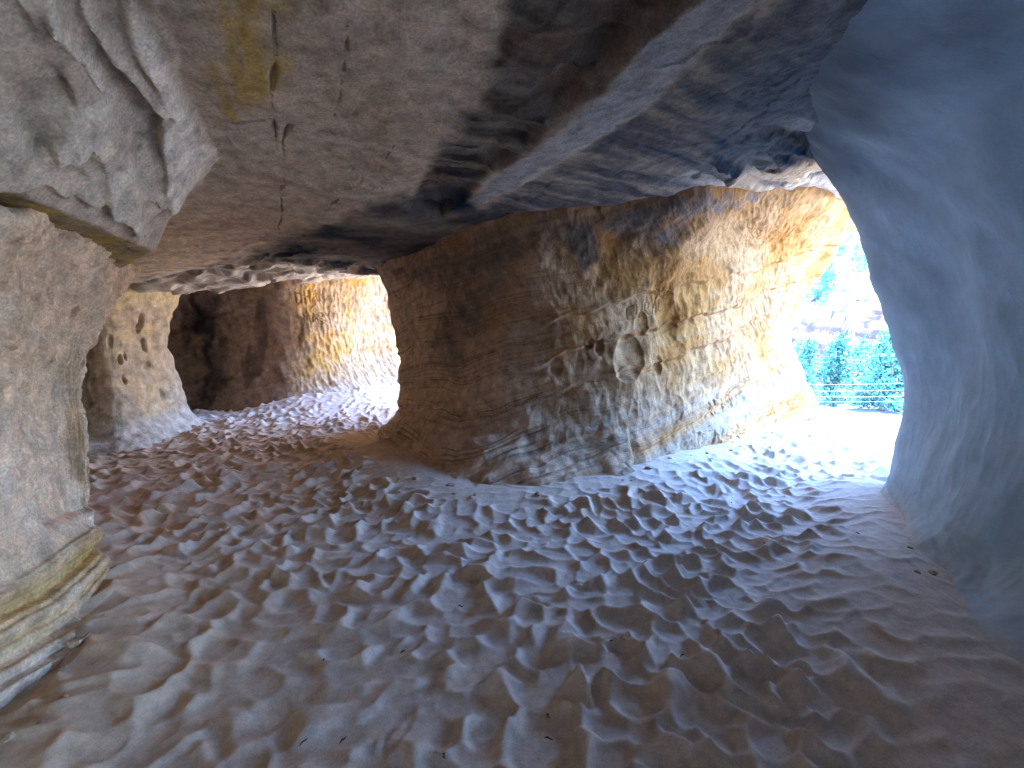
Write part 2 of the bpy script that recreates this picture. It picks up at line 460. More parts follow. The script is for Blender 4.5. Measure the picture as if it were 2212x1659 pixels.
def ceil0(x, y):
    z = _W[_n] + _W[_n + 1] * x + _W[_n + 2] * y
    for k in range(_n): z = z - _W[k] * np.sqrt((x - CEIL[k, 0]) ** 2 + (y - CEIL[k, 1]) ** 2 + .04)
    return z

def pp(pts, z=2.62): return [PZ(u, v, z)[:2] for u, v in pts]

def ceiling():
    xs = axis([(-9.3, -4, .05, .03), (-4, -2.6, .02, .0085), (-2.6, -.3, .0082, .0082), (-.3, 2.6, .0125, .0135), (2.6, 7.2, .017, .06)])
    ys = axis([(-9.6, .6, .16, .03), (.6, 1.2, .03, .009), (1.2, 3.0, .0082, .0085), (3.0, 4.6, .0115, .0135), (4.6, 9, .015, .028), (9, 13.4, .035, .07)])
    X, Y = [np.float32(a) for a in np.meshgrid(xs, ys, indexing='ij')]
    Z = np.float32(ceil0(X, Y))
    Wa, Wb = fbm(X * 3, Y * 3, .3, 4, 3), fbm(X * 3, Y * 3, 7.3, 4, 12)
    pm = lambda poly, soft, warp=0.0, *_: polymask(X + warp * Wa, Y + warp * Wb, poly, soft)
    wx = X + .10 * fbm(X * 2, Y * 2, .1, 4, 81); wy = Y + .10 * fbm(X * 2, Y * 2, 9.1, 4, 82)
    # bed direction: rock layers fan away from the camera to the lower left
    # ---- broken slabs that hang lower over the left pillar: planes between two edges, split along joints
    A0, A1 = np.array([-1.876, 1.646]), np.array([-2.25, 2.74])
    B0, B1 = np.array([-1.20, 1.50]), np.array([-1.80, 2.76])
    dB = (B1 - B0) / np.linalg.norm(B1 - B0); nB = np.array([-dB[1], dB[0]])
    dA = (A1 - A0) / np.linalg.norm(A1 - A0); nA = np.array([-dA[1], dA[0]])
    def drop(x, y):
        sb = (x - B0[0]) * nB[0] + (y - B0[1]) * nB[1]; sa = -((x - A0[0]) * nA[0] + (y - A0[1]) * nA[1])
        f = np.where(sa <= 0, 1.0, np.clip(sb / np.maximum(sb + sa, 1e-3), 0, 1))
        end = 1 - sstep(2.62, 2.95, y + .55 * (x + 2.0))
        return f * end, sb, sa, end
    dj = .012 * fbm(X * 7, Y * 7, .3, 3, 79)
    bx, by = X + dj + .02 * fbm(X * 3, Y * 3, 1.3, 3, 80), Y - dj
    blk, sd, sa, fade = drop(bx, by)
    al = (bx - B0[0]) * dB[0] + (by - B0[1]) * dB[1]
    Z = Z - .45 * blk
    def pc(pts):
        out = []
        for u, v in pts:
            a, b, c = ray(u, v); t = np.arange(.9, 4.5, .005)
            zc = ceil0(a * t, b * t) - .45 * drop(a * t, b * t)[0]
            k = np.argmax(EYE + c * t > zc); out.append((a * t[k], b * t[k]))
        return out
    blkm = sstep(0, .03, sd) * sstep(0, .02, sa) * fade
    pale = 0 * X; grey = 0 * X
    FAC = [([(25,-40),(103,-40),(127,50),(167,107),(213,183),(230,190),(160,215),(155,200),(130,153),(80,73)], -.025, 0, .3),
           ([(103,-40),(133,30),(150,63),(187,110),(230,170),(227,187),(213,183),(167,107),(127,50),(93,13)], -.04, .9, 0),
           ([(135,-40),(160,-40),(217,90),(273,167),(350,247),(340,258),(277,287),(240,260),(235,170),(187,110),(150,63)], .05, 0, .9),
           ([(160,-40),(207,47),(233,80),(277,110),(360,233),(350,247),(273,167),(217,90),(167,20)], -.03, .4, .2),
           ([(165,-40),(257,-40),(277,73),(297,127),(333,187),(365,245),(277,110),(233,80),(207,47)], .035, 0, .9),
           ([(257,-40),(333,-40),(333,30),(367,83),(383,140),(390,200),(410,250),(420,300),(467,327),(467,340),(447,367),(427,387),(400,407),(360,393),(340,300),(350,263),(367,247),(333,187),(297,127),(277,73)], -.02, 1, 0),
           ([(277,287),(340,260),(345,300),(360,393),(340,420),(300,400),(290,330)], .06, 0, 1),
           ([(143,217),(230,197),(250,215),(215,260),(265,310),(295,350),(297,400),(323,505),(283,450),(230,435),(225,350),(205,310),(150,300),(115,310),(110,280),(130,245)], -.05, .55, .1),
           ([(0,230),(35,220),(60,275),(85,320),(110,345),(155,390),(150,400),(95,360),(-60,372),(-60,230)], -.035, .3, .2),
           ([(37,173),(83,160),(130,158),(147,180),(153,213),(147,230),(125,247),(110,277),(108,310),(83,310),(58,273),(33,233)], .045, 0, .5)]
    for pts, dz, pl, gr in FAC:
        m = polymask(bx, by, pc(pts), .026)
        Z = Z + .013 * 4 * m * (1 - m) * sstep(-.1, .25, fbm(X * 3, Y * 3, dz, 2, 78))
        tilt = 1 + .5 * np.sin(al * 5 + dz * 90)
        Z = Z + dz * m * tilt
        pale = pale * (1 - m) + pl * m; grey = grey * (1 - m) + gr * m
    v1, e1 = plates(sd * 7 + 1.5 * al, al * 3.4 - 2 * sd, 91, .9)
    brk = polymask(bx, by, pc([(110,215),(240,190),(300,260),(430,300),(440,390),(330,515),(220,450),(100,330)]), .05)
    v2, e2 = plates(sd * 13 + 2 * al, al * 6 - 3 * sd, 93, .9)
    Z = Z - .012 * v2 * blkm * (.3 + .7 * brk)
    Z = Z - .030 * v1 * blkm * (.25 + .75 * brk)
    Z = Z - .02 * sstep(.0, .015, sd) * fade
    for _ in range(1):
        Zb = Z.copy(); Zb[1:-1, 1:-1] = .4 * Z[1:-1, 1:-1] + .15 * (Z[2:, 1:-1] + Z[:-2, 1:-1] + Z[1:-1, 2:] + Z[1:-1, :-2])
        Z = np.where((sd > -.1) & (fade > 0), Zb, Z)
    # ---- stepped beds (terraces) over the chamber mouth and by the right arch
    flk = pm(pp([(235, 625), (300, 585), (420, 560), (560, 540), (660, 545), (700, 575), (850, 585), (850, 560), (860, 640), (640, 630), (400, 655), (240, 650)], 2.45), .35, .12)
    flk = np.maximum(flk, pm([(-6.8, 5.2), (-3.4, 5.6), (-2.0, 6.4), (-1.6, 8), (-2.5, 11), (-5, 9), (-7.5, 8.2)], .5, .2))
    arch = pm([(1.5, 3.9), (1.9, 3.0), (2.6, 2.9), (4.6, 4), (6, 7), (4.4, 7.2), (2.6, 5.4)], .5, .2)
    t1, e1 = plates(wx * 1.5 + .6 * wy, wy * 2.2 - .5 * wx, 101, 1.3)
    t2, e2 = plates(wx * 4 + 2 * wy, wy * 5 - 1.2 * wx, 105, 1.2)
    # long thin shelves that run with the beds towards the arch
    q = (X * .62 - Y * .78); p_ = (X * .78 + Y * .62)
    t3, e3 = plates(q * 6.5 + .5 * fbm(X, Y, 0, 3, 3), p_ * .65 + .2 * fbm(X * 3, Y * 3, 0, 3, 4), 111, .8)
    t4, e4 = plates(q * 11 + .5 * fbm(X, Y, 4, 3, 3), p_ * 2.0, 115, .8)
    for f_ in (t1, t2, t3, t4):
        for _ in range(2): f_[1:-1, 1:-1] = .36 * f_[1:-1, 1:-1] + .16 * (f_[2:, 1:-1] + f_[:-2, 1:-1] + f_[1:-1, 2:] + f_[1:-1, :-2])
    Z = Z + flk * (.060 * t1 + .028 * t2)
    fan = sstep(-.6, .6, X + .35 * (Y - 3))
    Z = Z + (arch * .06 + .008 * fan) * t3 + (arch * .026 + .004 * fan) * t4
    # ---- dark trough and grey bed with painted light that sweep from the top of the view to the centre
    trough = pm(pp([(1120, -60), (1050, 150), (960, 300), (880, 420), (950, 450), (1070, 370), (1230, 250), (1420, 110), (1590, -30), (1620, -60)], 2.68), .10, .05, 7)
    tr = 1 - sstep(.05, .55, linedist(X, Y, pp([(1620, -60), (1590, -30), (1420, 110), (1230, 250), (1070, 370), (950, 450)], 2.68)))
    Z = Z + trough * (.005 + .07 * tr + (.2 + .8 * tr) * (.05 * t3 + .03 * t4 + .03 * fbm(q * 9, p_ * 1.5, 0, 3, 19)))
    # ---- low relief everywhere
    Z = Z + .035 * fbm(X * .9, Y * .9, .6, 3, 83) + .010 * fbm(q * 5, p_ * 1.6, .6, 4, 84) + .004 * fbm(X * 14, Y * 14, .2, 3, 85)
    # a few thin layers have spalled off the flat bed
    sp = fbm(X * 1.1, Y * 1.1, 3.3, 4, 86)
    Z = Z + .010 * sstep(.22, .24, sp) + .006 * sstep(.12, .135, fbm(X * 1.7, Y * 1.7, 8.3, 4, 87)) - .006
    # scratches and pick marks
    pk = bowls(X * 9 + 2 * Y, Y * 14, 120, .4, 1)
    pkm = sstep(.15, .4, fbm(X * 1.3, Y * 1.3, 5.5, 3, 88)) * (1 - trough)
    Z = Z + .008 * pkm * sstep(.0, -.3, pk)
    # cracks
    for pts, w in ((pp([(765, -60), (752, 40), (748, 90), (742, 150), (738, 210), (728, 260)], 2.64), .016),
                   (pp([(588, -60), (592, 60), (590, 170), (592, 290), (600, 340), (606, 420), (600, 470)], 2.62), .013),
                   (pp([(630, 285), (612, 310), (608, 400)], 2.6), .012), (pp([(850, 330), (820, 380), (842, 400)], 2.6), .010),
                   (pp([(500, 270), (592, 262), (640, 255)], 2.62), .012), (pp([(700, 440), (760, 400), (830, 410)], 2.6), .010)):
        d = linedist(wx * .2 + X * .8, wy * .2 + Y * .8, pts)
        w = w * np.clip(.75 + 2.2 * fbm(X * 6, Y * 6, w * 90, 3, 141), .12, 2.2)
        Z = Z + .03 * (1 - sstep(w * .15, w * .7, d)) * sstep(-.35, -.05, fbm(X * 2.3, Y * 2.3, .9, 3, 140))
    # ---- the outer lip turns up into the cliff face
    lip = 5.95 - 2.75 * np.clip(Y - 7.2, 0, 9) + .25 * fbm(Y * .7, .3, .2, 3, 90)
    Z = Z + np.clip(X - lip, 0, 1.0) * 14
    lip = lip - 1.8 * (1 - sstep(-1.7, -.8, Y))  # unseen roof gap behind the camera, shaped to let in warm bounce light
    wst = 0 * X
    Z = Z + 12 * wst
    rear = -6.0 + .3 * fbm(X * .7, .3, .2, 3, 89)
    Z = Z + np.clip(rear - Y, 0, 1.0) * 12
    # ---- colours: pale beds, iron-yellow streaks, soot; some zones carry painted light
    n1 = fbm(X * 1.4, Y * 1.4, .2, 4, 130); n2 = fbm(q * 9, p_ * 1.1, .2, 4, 131); n3 = fbm(X * 7, Y * 7, .2, 4, 132)
    col = np.zeros(X.shape + (3,), np.float32) + np.array((.52, .405, .29), np.float32)
    col = mixc(col, (.44, .315, .215), sstep(-.1, .5, n1) * .6)
    col = mixc(col, (.40, .34, .275), sstep(.0, .5, n3) * .35)
    left = np.clip(sstep(-.75, -1.25, X + .1 * n1), 0, 1) * (1 - sstep(2.6, 3.4, Y + .5 * (X + 2)))
    col = mixc(col, (.55, .45, .34), left * .9)
    col = mixc(col, (.43, .36, .285), blkm * np.clip(grey, 0, 1) * .9)
    col = mixc(col, (.80, .71, .58), blkm * np.clip(pale, 0, 1))
    col = mixc(col, (.60, .51, .40), blkm * brk * (1 - pale) * sstep(-.2, .5, v1) * .6)
    yel = pm(pp([(440, -60), (470, 60), (465, 180), (455, 270), (520, 250), (580, 220), (594, 120), (590, -60)], 2.62), .16, .10)
    yst = fbm(sd * 14, (wx * dB[0] + wy * dB[1]) * 1.0, .3, 4, 133)
    col = mixc(col, (.50, .33, .10), yel * sstep(-.75, .3, yst + .3 * n3))
    und = (1 - sstep(-.03, .0, sa)) * fade
    col = mixc(col, (.36, .29, .17), und); col = mixc(col, (.46, .33, .11), und * sstep(.0, .5, n3))
    band = pm(pp([(1600, -60), (1500, 40), (1400, 120), (1230, 262), (1080, 362), (1000, 430), (1060, 420), (1240, 332), (1400, 260), (1480, 190), (1620, 60), (1720, -60)], 2.72), .10, .03)
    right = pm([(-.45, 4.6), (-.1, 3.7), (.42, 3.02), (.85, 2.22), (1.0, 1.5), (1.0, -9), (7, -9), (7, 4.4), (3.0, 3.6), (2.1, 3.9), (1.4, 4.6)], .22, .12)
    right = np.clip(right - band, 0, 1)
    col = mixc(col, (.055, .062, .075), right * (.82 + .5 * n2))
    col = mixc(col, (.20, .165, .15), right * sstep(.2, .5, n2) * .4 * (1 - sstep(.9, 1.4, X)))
    col = mixc(col, (.10, .125, .155), right * sstep(.7, 1.7, X - .15 * (Y - 2)) * (1 - sstep(3.2, 4.2, Y)) * .9)  # blue veil tint of the right pillar carried on to the roof
    col = mixc(col, (.30, .285, .275), band * .95)  # light from the right opening put into this bed's grey
    col = mixc(col, (.035, .028, .026), trough * (.9 + .4 * n2))
    col = mixc(col, (.20, .125, .085), trough * sstep(.0, .35, t3 * .3 + n2) * .75)
    rim = pm(pp([(1600, -60), (1400, 95), (1230, 235), (1070, 350), (1090, 362), (1240, 262), (1420, 122), (1640, -60)], 2.7), .05, .04)
    col = mixc(col, (.15, .10, .075), rim * .7)
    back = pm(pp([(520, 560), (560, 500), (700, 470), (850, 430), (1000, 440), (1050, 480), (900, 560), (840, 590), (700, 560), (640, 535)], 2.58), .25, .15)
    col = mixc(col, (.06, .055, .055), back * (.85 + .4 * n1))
    col = mixc(col, (.50, .45, .38), flk * (1 - back) * (.75 + .3 * n3))  # corridor light over the chamber mouth put into the colour
    col = mixc(col, (.16, .135, .12), flk * sstep(.25, .5, fbm(X * 2.6, Y * 5, .2, 3, 135)) * .8)
    col = mixc(col, (.36, .345, .33), arch * (.55 + .8 * t3) * .8)
    col = mixc(col, (.085, .08, .085), arch * sstep(.2, .8, t4) * .8)
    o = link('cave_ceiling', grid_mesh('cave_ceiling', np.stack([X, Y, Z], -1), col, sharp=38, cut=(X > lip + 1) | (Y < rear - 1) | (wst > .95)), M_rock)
    tag(o, kind='structure')

# ------------------------------------------------------------------ rock faces
def beds(p, dip=(.36, .10), seed=0, wob=.10):
    x, y, z = p
    return z - dip[0] * x - dip[1] * y + wob * fbm(x * .8, y * .8, z * .8, 3, seed)

def layer(b, f, seed):
    return pn(b * f, .37, .71, seed) + .5 * pn(b * f * 2.3, 3.3, .1, seed + 1)

def flutes(pt, cw, ch, seed, skew=0.0):
    p = pt.xyz()
    s = pt.s + .05 * fbm(p[0] * 3, p[1] * 3, p[2] * 3, 3, seed + 7)
    t = pt.t + .05 * fbm(p[0] * 3, p[1] * 3, p[2] * 3 + 9, 3, seed + 8)
    return np.tanh(bowls(np.float32((s + skew * t) / cw), np.float32(t / ch), seed, .3, 1) * 1.6)

def finish(pt, name, col, mat, label, cat, group=None, sharp=None):
    o = link(name, grid_mesh(name, pt.V, col, pt.closed, sharp), mat)
    return tag(o, label, cat, group)

def topped(cols, dz=.4, inward=None):
    return [c + [(c[-1][0] + (c[-1][0] - c[-2][0]) * .25, c[-1][1] + (c[-1][1] - c[-2][1]) * .25, c[-1][2] + dz)] for c in cols]

def centre_wall():
    g = lambda u, v: PZ(u, v, 0)
    def low(p): return (p[0], p[1], -.12)
    cols = [
     [(.2,8.1,-.2),(.2,8.0,.35),(.2,7.9,.9),(.2,7.9,1.6),(.2,7.9,2.2),(.1,8.0,2.9)],
     [(-1.75,7.3,-.2),(-1.6,7.3,.35),(-1.45,7.25,.9),(-1.45,7.25,1.6),(-1.5,7.3,2.2),(-1.75,7.4,2.75)],
     [low(g(808,942)), P(866,872,6.6), P(871,815,6.7), P(863,720,6.7), P(846,640,6.65), P(824,572,6.7)],
     [low(g(870,1010)), P(925,935,5.2), P(940,850,5.55), P(935,730,5.65), P(928,620,5.65), P(915,535,5.6)],
     [low(g(955,1075)), P(1015,985,4.35), P(1035,880,4.75), P(1035,720,4.85), P(1025,600,4.82), P(1000,498,4.7)],
     [low(g(1110,1085)), P(1150,990,4.3), P(1170,860,4.6), P(1160,700,4.65), P(1145,570,4.55), P(1130,466,4.35)],
     [low(g(1362,1050)), P(1352,955,4.5), P(1345,840,4.7), P(1335,700,4.75), P(1320,560,4.6), P(1310,445,4.3)],
     [low(g(1500,995)), P(1505,920,5.05), P(1510,820,5.2), P(1500,690,5.2), P(1500,540,4.9), P(1500,418,4.25)],
     [low(g(1610,958)), P(1610,895,5.85), P(1600,800,6.0), P(1590,670,6.0), P(1600,520,5.55), P(1640,400,4.75)],
     [low(g(1735,905)), P(1727,860,6.75), P(1716,812,6.75), P(1684,690,6.85), P(1718,575,6.75), P(1805,455,6.3)],
     [(5.7,7.7,-.3),(5.3,7.6,.35),(5.0,7.6,.9),(4.85,7.6,1.7),(5.1,7.5,2.5),(5.7,7.3,3.5)],
     [(4.4,8.3,-.3),(4.2,8.2,.35),(4.1,8.2,.9),(4.0,8.2,1.7),(4.1,8.2,2.5),(4.4,8.3,3.4)],
     [(2.4,8.6,-.2),(2.3,8.5,.35),(2.3,8.4,.9),(2.3,8.4,1.7),(2.3,8.4,2.5),(2.4,8.5,3.3)],
     [(.3,8.15,-.2),(.3,8.05,.35),(.3,7.95,.9),(.3,7.95,1.6),(.3,7.95,2.2),(.2,8.05,2.9)]]
    cols = topped(cols)
    pt = Patch(cols, .0105, (0, 0, 1.5), spacing=[4, 2, 1, 1, 1, 1, 1, 1.1, 1.2, 2.5, 4, 6, 6])
    pt.sgn = 1.0
    k = pt.find(1200, 700)[1]
    if (pt.normals()[k] * (np.array([0, 0, EYE]) - pt.V[k])).sum() < 0: pt.sgn = -1.0
    x, y, z = pt.xyz()
    rt = sstep(1.0, 3.2, x)                                            # towards the sunlit end
    up = sstep(1.9, 2.5, z)
    low_ = 1 - sstep(.25, .8, z - .12 * x)
    b = beds((x, y, z), (.24, 0.03), 200, .10)
    b2 = beds((x, y, z), (.25, 0.03), 205, .14)
    h = .10 * fbm(x * 1.1, y * 1.1, z * 1.1, 4, 201)
    lay = layer(b, 7, 210)
    h = h + (.006 + .012 * low_) * np.tanh(lay * 3) + .007 * low_ * np.tanh(2.5 * layer(b, 22, 214))
    # one strong parting line that climbs to the right
    for off, dd in ((1.02, .022), (.62, .014), (1.45, .014)):
        q = b2 - off + .03 * fbm(x * 3, y * 3, z * 3, 2, 216)
        h = h + dd * np.exp(-(q / .025) ** 2) - dd * .9 * np.exp(-((q + .035) / .022) ** 2) + .02 * sstep(-.02, .02, q)
    pt.push(h)
    fl = flutes(pt, .085, .20, 220, .12)
    fl2 = flutes(pt, .04, .075, 226, .1)
    am = (.3 + .7 * sstep(.25, .8, z)) * (1 - .45 * up) * (.35 + .65 * sstep(-1.2, .3, x)) * (.55 + .45 * sstep(-.3, .25, fbm(x * 1.2, y * 1.2, z * 1.2, 3, 207)))
    h2 = (.014 + .014 * rt) * fl * am + .007 * fl2 * (.4 + .6 * rt)
    h2 = h2 + .010 * fbm(x * 5, y * 5, z * 5, 3, 230) + .003 * fbm(x * 25, y * 25, z * 12, 2, 231)
    cut = pt.dent(1362, 772, .20, .27, .07, 3) + pt.dent(1203, 795, .085, .10, .045, 3) + pt.dent(1275, 746, .055, .06, .06, 3) \
        + pt.dent(1297, 752, .06, .10, .045, 3) + pt.dent(1388, 700, .10, .14, .05, 2) + pt.dent(1440, 690, .17, .30, .05, 2, .3) \
        + pt.dent(1590, 830, .30, .22, .06, 2) + pt.dent(1545, 760, .14, .26, .04, 2) + pt.dent(1420, 790, .07, .11, .05, 2) \
        + pt.dent(1060, 935, .34, .16, .035, 2) + pt.dent(985, 880, .10, .2, .05, 2)
    h2 = h2 * (1 - np.clip(-cut / .06, 0, .85)) + cut
    # corner buttress at the foot where the bench steps back
    cr = carve(pt, 'JENSEN', (1492, 978), (1600, 944), 40, .013, .020) + carve(pt, 'ALAND', (1522, 902), (1596, 874), 30, .011, .020) \
       + carve(pt, 'TON', (1640, 905), (1678, 893), 22, .011, .018) + carve(pt, 'AND', (1212, 1062), (1275, 1048), 26, .011, .024, .2) \
       + carve(pt, 'EHRAL', (1355, 690), (1440, 676), 26, .009, .012) + carve(pt, 'XI', (1415, 648), (1455, 642), 24, .009, .012)
    h2 = h2 + cr
    c0, k0 = pt.find(1362, 1020); dl = pt.s - pt.s[k0]
    h2 = h2 + .10 * sstep(-.5, -.02, dl) * (1 - sstep(-.02, .03, dl)) * (1 - sstep(.25, .55, z))
    pt.push(h2)
    # colours
    n = fbm(x * 1.3, y * 1.3, z * 1.3, 4, 240); n3 = fbm(x * 5, y * 5, z * 5, 4, 241)
    bandn = layer(b, 4.5, 242); fine = layer(b, 16, 244)
    col = np.zeros(x.shape + (3,), np.float32) + np.array((.50, .355, .235), np.float32)
    col = mixc(col, (.48, .35, .235), sstep(-.2, .5, bandn) * .6)
    col = mixc(col, (.27, .18, .12), sstep(.15, .6, fine) * .6)
    ln = layer(b, 34, 246)
    col = mixc(col, (.22, .14, .09), sstep(.22, .42, ln) * .8 * sstep(-.4, .1, fbm(x * 1.5, y * 1.5, z * 6, 3, 248)))
    col = mixc(col, (.46, .37, .28), sstep(.3, .55, -ln) * .5)
    oc = sstep(-.4, 1.5, x + .7 * (z - 1.2) + .8 * n)
    col = mixc(col, (.325, .155, .048), oc * (.78 + .22 * sstep(-.35, .3, n + .5 * bandn)))
    col = mixc(col, (.33, .20, .10), oc * sstep(.05, .45, bandn - .4 * n) * (.65 - .25 * rt))
    col = mixc(col, (.33, .13, .03), oc * sstep(.25, .55, fine + .5 * n) * .55)
    # pale washed foot
    ft = low_ * sstep(.2, 1.2, x)
    col = mixc(col, (.30, .235, .17), ft * sstep(-.2, .3, bandn + .3) * .8)
    col = mixc(col, (.40, .20, .09), ft * (np.exp(-((b + .06) / .012) ** 2) + np.exp(-((b - .13) / .014) ** 2)) * .8)
    # dark varnish under the roof
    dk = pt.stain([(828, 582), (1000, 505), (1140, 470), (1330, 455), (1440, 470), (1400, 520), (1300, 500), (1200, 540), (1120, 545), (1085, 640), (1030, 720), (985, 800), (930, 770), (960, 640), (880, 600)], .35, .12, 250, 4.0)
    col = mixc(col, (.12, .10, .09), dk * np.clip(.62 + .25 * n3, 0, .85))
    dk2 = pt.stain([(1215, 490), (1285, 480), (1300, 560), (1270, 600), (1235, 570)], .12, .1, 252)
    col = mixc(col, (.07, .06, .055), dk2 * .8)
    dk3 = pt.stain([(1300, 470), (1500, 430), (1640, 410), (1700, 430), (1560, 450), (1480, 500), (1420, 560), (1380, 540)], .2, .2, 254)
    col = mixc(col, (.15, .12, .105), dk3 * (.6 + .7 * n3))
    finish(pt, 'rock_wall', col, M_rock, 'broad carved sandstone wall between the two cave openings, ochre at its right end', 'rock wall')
    return pt

def left_pillar():
    cols = [
     [(-7.6,2.4,-.2),(-7.6,2.4,.4),(-7.6,2.4,.8),(-7.6,2.4,1.2),(-7.6,2.4,1.6),(-7.6,2.5,1.9),(-7.6,2.6,2.3)],
     [(-4.0,2.9,-.2),(-4.0,3.0,.4),(-4.1,3.1,.8),(-4.1,3.2,1.2),(-4.1,3.3,1.6),(-4.2,3.7,1.95),(-4.3,4.4,2.25)],
     [P(200,1180,2.75)[:2]+(-.12,), P(184,1120,2.75), P(177,990,2.75), P(168,840,2.75), P(184,745,2.85), P(236,640,3.25), P(278,588,3.9)],
     [PZ(254,1365)[:2]+(-.1,), P(212,1215,2.4), P(152,1050,2.6), P(132,850,2.52), P(140,720,2.5), P(168,600,2.5), P(222,520,2.6)],
     [PZ(232,1450)[:2]+(-.1,), P(150,1290,2.02), P(85,1100,2.2), P(52,850,2.16), P(52,720,2.12), P(66,570,2.08), P(100,470,2.08)],
     [PZ(62,1650)[:2]+(-.1,), P(-10,1400,1.62), P(-80,1150,1.7), P(-100,850,1.7), P(-100,720,1.68), P(-80,570,1.66), P(-40,452,1.66)],
     [(-1.62,.4,-.1),(-1.85,.4,.35),(-2.15,.4,.8),(-2.25,.4,1.2),(-2.2,.4,1.6),(-2.1,.4,1.9),(-1.95,.4,2.12)],
     [(-2.0,-1.2,-.1),(-2.2,-1.2,.35),(-2.4,-1.2,.8),(-2.5,-1.2,1.2),(-2.4,-1.2,1.6),(-2.3,-1.2,1.9),(-2.2,-1.2,2.2)],
     [(-2.6,-3.9,-.1),(-2.6,-3.9,.35),(-2.7,-3.9,.8),(-2.7,-3.9,1.2),(-2.7,-3.9,1.6),(-2.6,-3.9,1.9),(-2.6,-3.9,2.4)],
     [(-7.6,-3.9,-.1),(-7.6,-3.9,.35),(-7.6,-3.9,.8),(-7.6,-3.9,1.2),(-7.6,-3.9,1.6),(-7.6,-3.9,1.9),(-7.6,-3.9,2.5)]]
    for c in cols:
        a, e = np.array(c[-1]), np.array(c[-2])
        v = a[:2] - np.array([-3.6, 1.6]); v /= np.linalg.norm(v)
        c.append((a[0] - .14 * v[0], a[1] - .14 * v[1], a[2] + .05)); c.append((a[0] - .16 * v[0], a[1] - .16 * v[1], a[2] + .4))
    pt = Patch(cols, .0085, (0, 0, 1.5), spacing=[6, 3, 1, 1, 1, 1.3, 3, 6, 8])
    k = pt.find(80, 900)[1]; pt.sgn = 1.0
    if (pt.normals()[k] * (np.array([0, 0, EYE]) - pt.V[k])).sum() < 0: pt.sgn = -1.0
    x, y, z = pt.xyz()
    b = beds((x, y, z), (.10, -.16), 300, .06)
    low_ = 1 - sstep(.36, .56, z + .06 * fbm(x * 2, y * 2, 0, 2, 309))
    h = .06 * fbm(x * 1.4, y * 1.4, z * 1.4, 4, 301)
    h = h + (.006 + .028 * low_) * np.tanh(3 * layer(b, 13, 310)) + .014 * low_ * np.tanh(3 * layer(b, 27, 312))
    pt.push(h)
    fl = flutes(pt, .055, .15, 320, .05); fl2 = flutes(pt, .028, .06, 326, .1)
    am = sstep(.35, .8, z)
    h2 = .029 * fl * am * (.5 + .5 * sstep(-.3, .2, fbm(x * 1.5, y * 1.5, z * 1.5, 3, 303))) + .005 * fl2 + .006 * fbm(x * 7, y * 7, z * 7, 3, 330) + .0025 * fbm(x * 30, y * 30, z * 20, 2, 331)
    for (u, v, ru, rv, d) in ((45, 530, .03, .03, .04), (62, 522, .022, .025, .035), (40, 552, .02, .022, .03), (15, 660, .08, .09, .03), (150, 600, .035, .07, .03),
                              (25, 770, .05, .09, .035), (105, 800, .03, .06, .04), (50, 880, .05, .08, .035), (130, 960, .035, .06, .03), (90, 930, .035, .05, .03), (160, 690, .03, .08, .03), (110, 560, .03, .05, .03)):
        h2 = h2 + pt.dent(u, v, ru * 1.1, rv * 1.1, d * 1.5, 3.5)
    h2 = h2 + carve(pt, 'VNK', (75, 1548), (165, 1492), 30, .012, .014)
    pt.push(h2)
    n = fbm(x * 1.5, y * 1.5, z * 1.5, 4, 340); bandn = layer(b, 5.5, 342); fine = layer(b, 18, 344); n3 = fbm(x * 6, y * 6, z * 6, 4, 345)
    col = np.zeros(x.shape + (3,), np.float32) + np.array((.70, .52, .35), np.float32)
    col = mixc(col, (.63, .44, .29), sstep(-.1, .4, n) * .6)
    col = mixc(col, (.62, .50, .385), sstep(.0, .5, n3) * .5)
    col = mixc(col, (.60, .48, .36), low_ * .6)
    OCH = float(b[pt.find(85, 1300)[1]])
    oc = np.exp(-((b - OCH) / .13) ** 2) * (.75 + .6 * n)
    col = mixc(col, (.50, .31, .09), np.clip(oc, 0, 1) * sstep(-.5, .2, bandn + .2))
    col = mixc(col, (.36, .26, .19), low_ * sstep(.2, .6, fine) * .5)
    col = mixc(col, (.52, .38, .14), sstep(2.02, 2.14, z) * sstep(-.2, .3, n3) * .8)
    finish(pt, 'rock_pillar', col, M_rock, 'near sandstone pillar at the left edge, pitted above with ochre layers at its foot', 'rock pillar')

def rear_light_block():  # unseen wall added behind the camera to shut out rear light
    base = [(-4.6,-4.2), (-3.0,-3.5), (-1.2,-4.0), (1.2,-4.7), (3.2,-3.7), (5.2,-3.4)]
    cols = [[(x, y + .2, -.2), (x, y, .4), (x, y - .15, 1.1), (x, y - .1, 1.8), (x, y + .1, 2.5), (x, y + .2, 3.4)] for x, y in base]
    pt = Patch(cols, .05, (0, 0, 1.5))
    x, y, z = pt.xyz()
    pt.push(.12 * fbm(x, y, z, 4, 801) + .02 * flutes(pt, .2, .4, 805))
    col = np.zeros(x.shape + (3,), np.float32) + np.array((.45, .34, .25), np.float32)
    col = mixc(col, (.36, .25, .17), sstep(-.1, .4, fbm(x, y, z, 4, 803)))
    finish(pt, 'rock_wall', col, M_rock, 'unseen tan sandstone wall added at the rear to keep light out', 'rock wall')

